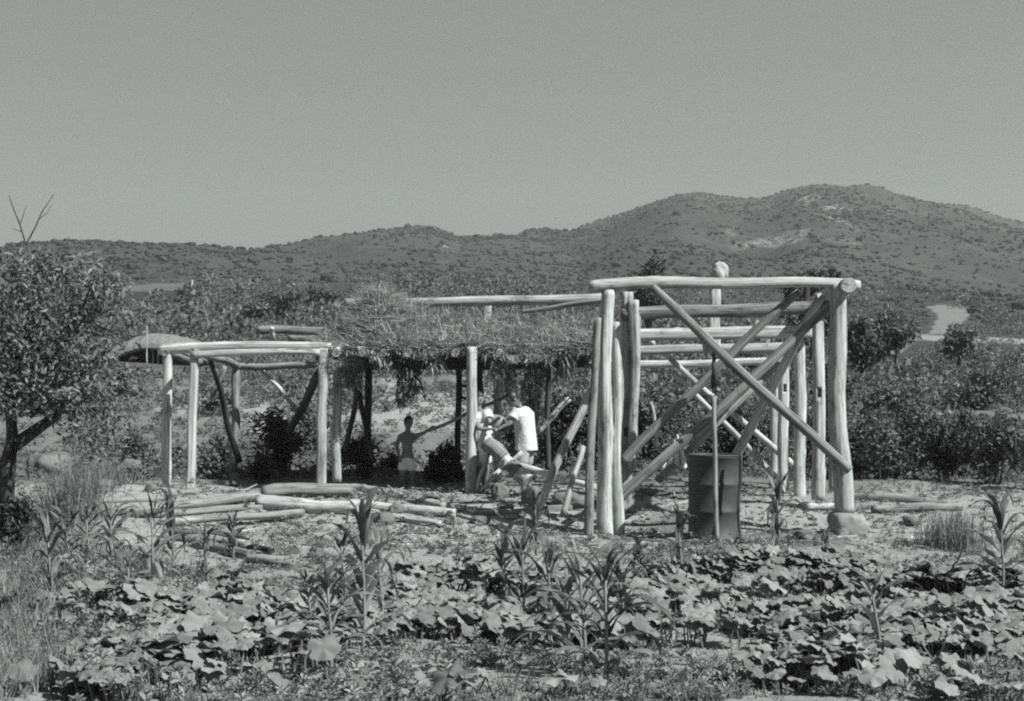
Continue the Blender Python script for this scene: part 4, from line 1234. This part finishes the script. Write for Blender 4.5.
# ------------------------------------------------------------------ people
def skin_mesh(joints, edges, radii, rootname, sub=2):
    names = list(joints); idx = {n: i for i, n in enumerate(names)}
    me = bpy.data.meshes.new('tmp'); me.from_pydata([tuple(joints[n]) for n in names], [(idx[a], idx[b]) for a, b in edges], [])
    o = bpy.data.objects.new('tmp', me); COL.objects.link(o)
    md = o.modifiers.new('k', 'SKIN'); md.use_smooth_shade = True
    if not me.skin_vertices: me.skin_vertices.new()
    sv = me.skin_vertices[0].data
    for n in names:
        r = radii[n]; r = r if isinstance(r, tuple) else (r, r)
        sv[idx[n]].radius = r; sv[idx[n]].use_root = (n == rootname)
    s = o.modifiers.new('s', 'SUBSURF'); s.levels = sub; s.render_levels = sub
    bpy.context.view_layer.update()
    out = bpy.data.meshes.new_from_object(o.evaluated_get(bpy.context.evaluated_depsgraph_get()))
    bpy.data.objects.remove(o); return out
def fuse(name, meshes, voxel, mat, parent, smooth=3):
    bm = bmesh.new()
    for m in meshes: bm.from_mesh(m)
    me = bpy.data.meshes.new(name); bm.to_mesh(me); bm.free()
    o = bpy.data.objects.new(name, me); COL.objects.link(o)
    md = o.modifiers.new('r', 'REMESH'); md.mode = 'VOXEL'; md.voxel_size = voxel; md.use_smooth_shade = True
    sm = o.modifiers.new('sm', 'SMOOTH'); sm.factor = .5; sm.iterations = smooth
    bpy.context.view_layer.update()
    new = bpy.data.meshes.new_from_object(o.evaluated_get(bpy.context.evaluated_depsgraph_get()))
    o.modifiers.clear(); o.data = new; new.name = name; new.materials.clear(); new.materials.append(mat)
    new.polygons.foreach_set('use_smooth', [True] * len(new.polygons))
    for v in new.vertices: v.co -= parent.location
    o.parent = parent
    return o
def ell(c, rad, rot=None, fn=None, sub=3):
    bm = bmesh.new(); bmesh.ops.create_icosphere(bm, subdivisions=sub, radius=1)
    for v in bm.verts:
        p = Vector((v.co.x * rad[0], v.co.y * rad[1], v.co.z * rad[2]))
        if fn: p = fn(p)
        if rot: p = rot @ p
        v.co = p + Vector(c)
    me = bpy.data.meshes.new('e'); bm.to_mesh(me); bm.free(); return me

def person(label, J, S, look, shirt=None, shorts='grey_cloth', sleeve=.55, hair=True):
    """J: world joints; S: stature in metres; look: direction the face points"""
    base = Vector(((J['foot_a'].x + J['foot_b'].x) / 2, (J['foot_a'].y + J['foot_b'].y) / 2, min(J['foot_a'].z, J['foot_b'].z)))
    root = empty('person', base, label, 'person')
    k = S / 1.7 * (1.22 if S < 1.3 else 1.05)
    j = {n: v for n, v in J.items() if n != 'head'}; e = []
    chest = J['chest']; j['spine'] = J['pelvis'].lerp(chest, .5)
    rad = {'pelvis': (.11 * k, .09 * k), 'spine': (.1 * k, .08 * k), 'chest': (.115 * k, .09 * k), 'neck': .05 * k}
    e += [('pelvis', 'spine'), ('spine', 'chest'), ('chest', 'neck')]
    j['skull'] = J['head'].lerp(J['neck'], .35); rad['skull'] = .055 * k; e.append(('neck', 'skull'))
    for s in 'ab':
        e += [('chest', 'sh_' + s), ('sh_' + s, 'el_' + s), ('el_' + s, 'wr_' + s), ('wr_' + s, 'palm_' + s)]
        d = (J['wr_' + s] - J['el_' + s]).normalized()
        j['palm_' + s] = J['wr_' + s] + d * .07 * k
        rad.update({'sh_' + s: .055 * k, 'el_' + s: .038 * k, 'wr_' + s: .026 * k, 'palm_' + s: (.034 * k, .018 * k)})
        side = d.cross(Vector((0, 0, 1))); side = side.normalized() if side.length > .1 else Vector((1, 0, 0))
        up = side.cross(d)
        for q in range(4):
            L = (.062, .074, .07, .055)[q] * k
            b0 = j['palm_' + s] + side * ((q - 1.5) * .019 * k) + d * .012 * k
            n1, n2, n3 = (f'f{s}{q}{i}' for i in range(3))
            j[n1] = b0 + d * .015 * k; j[n2] = b0 + d * L * .55 + up * .006; j[n3] = b0 + d * L * .85 - up * .035 * k
            rad.update({n1: .010 * k, n2: .009 * k, n3: .008 * k}); e += [('palm_' + s, n1), (n1, n2), (n2, n3)]
        t1, t2 = f't{s}1', f't{s}2'
        j[t1] = J['wr_' + s] + d * .035 * k - side * .035 * k; j[t2] = t_ = J['wr_' + s] + d * .075 * k - side * .05 * k - up * .015 * k
        rad.update({t1: .012 * k, t2: .009 * k}); e += [('wr_' + s, t1), (t1, t2)]
        e += [('pelvis', 'hip_' + s), ('hip_' + s, 'knee_' + s), ('knee_' + s, 'foot_' + s)]
        rad.update({'hip_' + s: .085 * k, 'knee_' + s: .056 * k, 'foot_' + s: .038 * k})
        j['calf_' + s] = J['knee_' + s].lerp(J['foot_' + s], .3) + Vector((0, .012, 0)); rad['calf_' + s] = .056 * k
        e.remove(('knee_' + s, 'foot_' + s)); e += [('knee_' + s, 'calf_' + s), ('calf_' + s, 'foot_' + s)]
        j['toe_' + s] = J['foot_' + s] + Vector((look.x, look.y, 0)).normalized() * .15 * k + Vector((0, 0, -.025 * k)); rad['toe_' + s] = (.038 * k, .022 * k)
        e.append(('foot_' + s, 'toe_' + s))
    body = skin_mesh(j, e, rad, 'pelvis')
    # head: z up, -y is the face in local space
    hk = k if S > 1.3 else k * 1.02
    rot = (-look).to_track_quat('Y', 'Z').to_matrix()
    def face(p):
        q = p / hk
        if q.y < -.03:
            q.x *= 1 - .25 * max(0, (-q.z - .02)) * 6
            for sx in (-1, 1): q.y += .014 * math.exp(-((q.x - sx * .032) / .014) ** 2 - ((q.z - .005) / .012) ** 2)
            q.y -= .02 * math.exp(-(q.x / .011) ** 2 - ((q.z + .022) / .02) ** 2)
            q.y -= .006 * math.exp(-(q.x / .024) ** 2 - ((q.z + .062) / .008) ** 2)
            q.y -= .008 * math.exp(-(q.x / .02) ** 2 - ((q.z + .095) / .014) ** 2)
        return q * hk
    H = J['head']
    head = ell(H, (.076 * hk, .095 * hk, .118 * hk), rot, face, 4)
    ears = [ell(H + rot @ Vector((sx * .078 * hk, .008 * hk, -.01 * hk)), (.012 * hk, .022 * hk, .032 * hk), rot, None, 2) for sx in (-1, 1)]
    fuse('body', [body, head] + ears, .0085, M['skin'], root, 2)
    for sx in (-1, 1):
        me = ell(H + rot @ Vector((sx * .032 * hk, -.079 * hk, .006 * hk)) - root.location, (.011 * hk,) * 3, rot, None, 2)
        me.materials.append(M['eye']); me.name = 'eye'
        o = bpy.data.objects.new('eye', me); COL.objects.link(o); o.parent = root
    def hairfn(p):
        q = p / hk
        if q.y < -.045 and q.z < .055: q.y = -.045 + (q.y + .045) * .1
        if q.z < -.03: q.z = -.03 + (q.z + .03) * .25; q.x *= .96; q.y *= .97
        return q * hk
    hm = ell(H + Vector((0, 0, .006 * hk)), (.084 * hk, .104 * hk, .124 * hk), rot, hairfn, 4)
    hm.materials.append(M['hair']); hm.name = 'hair'
    hm.polygons.foreach_set('use_smooth', [True] * len(hm.polygons))
    for v in hm.vertices: v.co -= root.location
    o = bpy.data.objects.new('hair', hm); COL.objects.link(o); o.parent = root
    if shirt:
        side = (j['sh_b'] - j['sh_a']).normalized()
        top = j['chest'].lerp(j['neck'], .75); hem = j['pelvis'] + Vector((0, 0, -.11 * k)); mid = j['pelvis'].lerp(j['chest'], .5)
        hw = (j['sh_b'] - j['sh_a']).length * .5 + .035 * k
        def loft(P_, R_, sd, n=28, fold=.0):
            V = []; Fc = []; m_ = len(P_)
            for i, p in enumerate(P_):
                d = (P_[min(i + 1, m_ - 1)] - P_[max(i - 1, 0)]).normalized(); s2 = (sd - d * sd.dot(d)).normalized(); f2 = d.cross(s2)
                for q in range(n):
                    t = 2 * math.pi * q / n; w_ = 1 + fold * (1 - i / m_) * math.sin(5 * t + i)
                    V.append(p + (s2 * math.cos(t) * R_[i][0] + f2 * math.sin(t) * R_[i][1]) * w_)
            for i in range(m_ - 1):
                for q in range(n): Fc.append((i * n + q, i * n + (q + 1) % n, (i + 1) * n + (q + 1) % n, (i + 1) * n + q))
            Fc += [tuple(range(n - 1, -1, -1)), tuple((m_ - 1) * n + q for q in range(n))]
            me = bpy.data.meshes.new('e'); me.from_pydata([tuple(v) for v in V], [], Fc); return me
        ch = j['chest'] + Vector((0, 0, .02 * k)); hw = max(hw, .15 * k)
        parts = [loft([hem, j['pelvis'], mid, ch, ch.lerp(top, .6), top], [(.19 * k, .165 * k), (.18 * k, .155 * k), (.175 * k, .145 * k), (hw, .135 * k), (hw * .75, .10 * k), (.075 * k, .07 * k)], side, fold=.05)]
        for s in 'ab':
            e1 = j['sh_' + s].lerp(j['el_' + s], sleeve); i0 = j['sh_' + s].lerp(j['chest'], .35)
            parts.append(loft([i0, j['sh_' + s], e1], [(.085 * k, .085 * k), (.088 * k, .088 * k), (.085 * k, .085 * k)], Vector((.3, .8, .5)), 18))
        fuse('shirt', parts, .009, M[shirt], root, 2)
    jj = {'waist': j['pelvis'] + Vector((0, 0, .07 * k)), 'pelvis': j['pelvis']}; ee = [('waist', 'pelvis')]; rr = {'waist': (.125 * k, .11 * k), 'pelvis': (.14 * k, .12 * k)}
    for s in 'ab':
        jj['hip_' + s] = j['hip_' + s]; jj['leg_' + s] = j['hip_' + s].lerp(j['knee_' + s], .85); rr['hip_' + s] = .108 * k; rr['leg_' + s] = .105 * k
        ee += [('pelvis', 'hip_' + s), ('hip_' + s, 'leg_' + s)]
    fuse('shorts', [skin_mesh(jj, ee, rr, 'pelvis')], .009, M[shorts], root, 2)
    return root

def PJ(Y, **kw):
    return {n: P(v[0], v[1], Y + (v[2] if len(v) > 2 else 0)) for n, v in kw.items()}
boy = PJ(20.0, head=(408.5, 422.5), neck=(407.5, 432), chest=(407, 440), pelvis=(407.5, 458), sh_a=(399.5, 436.5), el_a=(396.5, 447), wr_a=(399, 456, -.1),
         sh_b=(415.5, 436), el_b=(424, 433, -.1), wr_b=(430, 428.5, -.22), hip_a=(403.5, 460), hip_b=(411.5, 460), knee_a=(402.5, 474, -.06), knee_b=(412, 474, -.02), foot_a=(403, 488), foot_b=(412.5, 488))
for n in ('foot_a', 'foot_b'): boy[n].z = hz(boy[n].x, boy[n].y) + .03
person('bare chested dark haired boy in pale shorts, one arm lifted to the stick', boy, 1.05, Vector((.55, -.8, -.12)).normalized(), None, 'pale_cloth')
w2 = PJ(19.12, head=(512.5, 399, -.06), neck=(519, 406), chest=(524, 416), pelvis=(526, 443), sh_a=(516, 412, -.14), el_a=(509.5, 424, -.2), wr_a=(502.5, 427, -.2),
        sh_b=(528, 411, .16), el_b=(515, 426, .12), wr_b=(504, 430, .0), hip_a=(524, 446, -.08), hip_b=(528, 446, .08), knee_a=(520, 472, -.1), knee_b=(526, 472, .1), foot_a=(524, 498, -.05), foot_b=(530, 499, .12))
for n in ('foot_a', 'foot_b'): w2[n].z = hz(w2[n].x, w2[n].y) + .04
person('dark haired person in a white shirt, bending left with both arms out', w2, 1.5, Vector((-.85, -.35, -.4)).normalized(), 'white', 'grey_cloth')
w1 = PJ(19.02, head=(477.5, 399.5), neck=(478.5, 409), chest=(480, 419), pelvis=(482, 443), sh_a=(473, 414, .05), el_a=(479, 429, -.22), wr_a=(488, 429, -.25),
        sh_b=(487, 414, -.05), el_b=(490.5, 425, -.2), wr_b=(495, 421, -.25), hip_a=(479, 446, .06), hip_b=(485, 446, -.06), knee_a=(477, 472), knee_b=(486, 470, -.1), foot_a=(477, 498), foot_b=(484, 498))
for n in ('foot_a', 'foot_b'): w1[n].z = hz(w1[n].x, w1[n].y) + .04
person('person in a loose white shirt, half hidden by the pale shelter post', w1, 1.5, Vector((.8, -.5, -.2)).normalized(), 'white', 'white')
rock('cloth_bundle', P(498, 423, 19.12), (.10, .09, .125), 'pale grey bundle held between the two workers', 'bundle', seed=44, mat='bundle', squar=.1)

# ------------------------------------------------------------------ haze
bm = bmesh.new(); bmesh.ops.create_cube(bm, size=1)
lo = Vector((-1180, -30, -3)); hi = Vector((1180, 1320, 190))
for v in bm.verts: v.co = Vector([lo[i] + (v.co[i] + .5) * (hi[i] - lo[i]) for i in range(3)])
me = bpy.data.meshes.new('haze'); bm.to_mesh(me); bm.free()
hz_o = bpy.data.objects.new('haze', me); COL.objects.link(hz_o); hz_o['kind'] = 'stuff'
m = bpy.data.materials.new('haze'); m.use_nodes = True; nt = m.node_tree; nt.nodes.clear()
out = nt.nodes.new('ShaderNodeOutputMaterial'); pv = nt.nodes.new('ShaderNodeVolumePrincipled')
pv.inputs['Color'].default_value = g(.9); pv.inputs['Density'].default_value = .00032; pv.inputs['Anisotropy'].default_value = .1
nt.links.new(pv.outputs[0], out.inputs['Volume']); me.materials.append(m)

# ------------------------------------------------------------------ light and sky
EL, PHI = R(45), R(57)
to_sun = Vector((math.sin(PHI) * math.cos(EL), -math.cos(PHI) * math.cos(EL), math.sin(EL)))
TINT = (.93, 1.0, .955)
ld = bpy.data.lights.new('sun', 'SUN'); ld.energy = 4.8; ld.angle = R(.5); ld.color = TINT
lo_ = bpy.data.objects.new('sun', ld); COL.objects.link(lo_); lo_.rotation_euler = (-to_sun).to_track_quat('-Z', 'Y').to_euler(); lo_.location = (20, -15, 30)
w = bpy.data.worlds.new('World'); SC.world = w; w.use_nodes = True; nt = w.node_tree; nt.nodes.clear()
out = nt.nodes.new('ShaderNodeOutputWorld'); bg = nt.nodes.new('ShaderNodeBackground'); sky = nt.nodes.new('ShaderNodeTexSky')
sky.sky_type = 'NISHITA'; sky.sun_disc = False; sky.sun_elevation = EL; sky.sun_rotation = math.atan2(to_sun.x, to_sun.y)
sky.dust_density = 2.0; sky.air_density = 1.0
bw = nt.nodes.new('ShaderNodeRGBToBW'); nt.links.new(sky.outputs[0], bw.inputs[0])
# a print on black and white film: the sky has one even grey tone
mr = nt.nodes.new('ShaderNodeMix'); mr.data_type = 'RGBA'; mr.inputs[0].default_value = .88
nt.links.new(bw.outputs[0], mr.inputs[6]); mr.inputs[7].default_value = g(1.10)
mt = nt.nodes.new('ShaderNodeMix'); mt.data_type = 'RGBA'; mt.blend_type = 'MULTIPLY'; mt.inputs[0].default_value = 1
nt.links.new(mr.outputs[2], mt.inputs[6]); mt.inputs[7].default_value = (*TINT, 1)
nt.links.new(mt.outputs[2], bg.inputs[0]); bg.inputs[1].default_value = .1; nt.links.new(bg.outputs[0], out.inputs[0])

# ------------------------------------------------------------------ camera
cd = bpy.data.cameras.new('camera'); cam = bpy.data.objects.new('camera', cd); COL.objects.link(cam)
cam.location = (0, 0, EYE); cam.rotation_euler = (R(90), 0, 0)
cd.sensor_width = 36; cd.lens = 36 * F / 1024; cd.shift_y = (HZ - 350.5) / 1024; cd.clip_end = 4000; cd.clip_start = .1
SC.camera = cam
SC.render.engine = 'CYCLES'
SC.cycles.use_denoising = False
SC.cycles.filter_width = 2.1
SC.cycles.max_bounces = 5; SC.cycles.diffuse_bounces = 3; SC.cycles.volume_bounces = 0; SC.cycles.transmission_bounces = 3
SC.view_settings.view_transform = 'Standard'; SC.view_settings.look = 'None'
SC.view_settings.exposure = .88; SC.view_settings.gamma = 1; SC.view_settings.use_curve_mapping = False
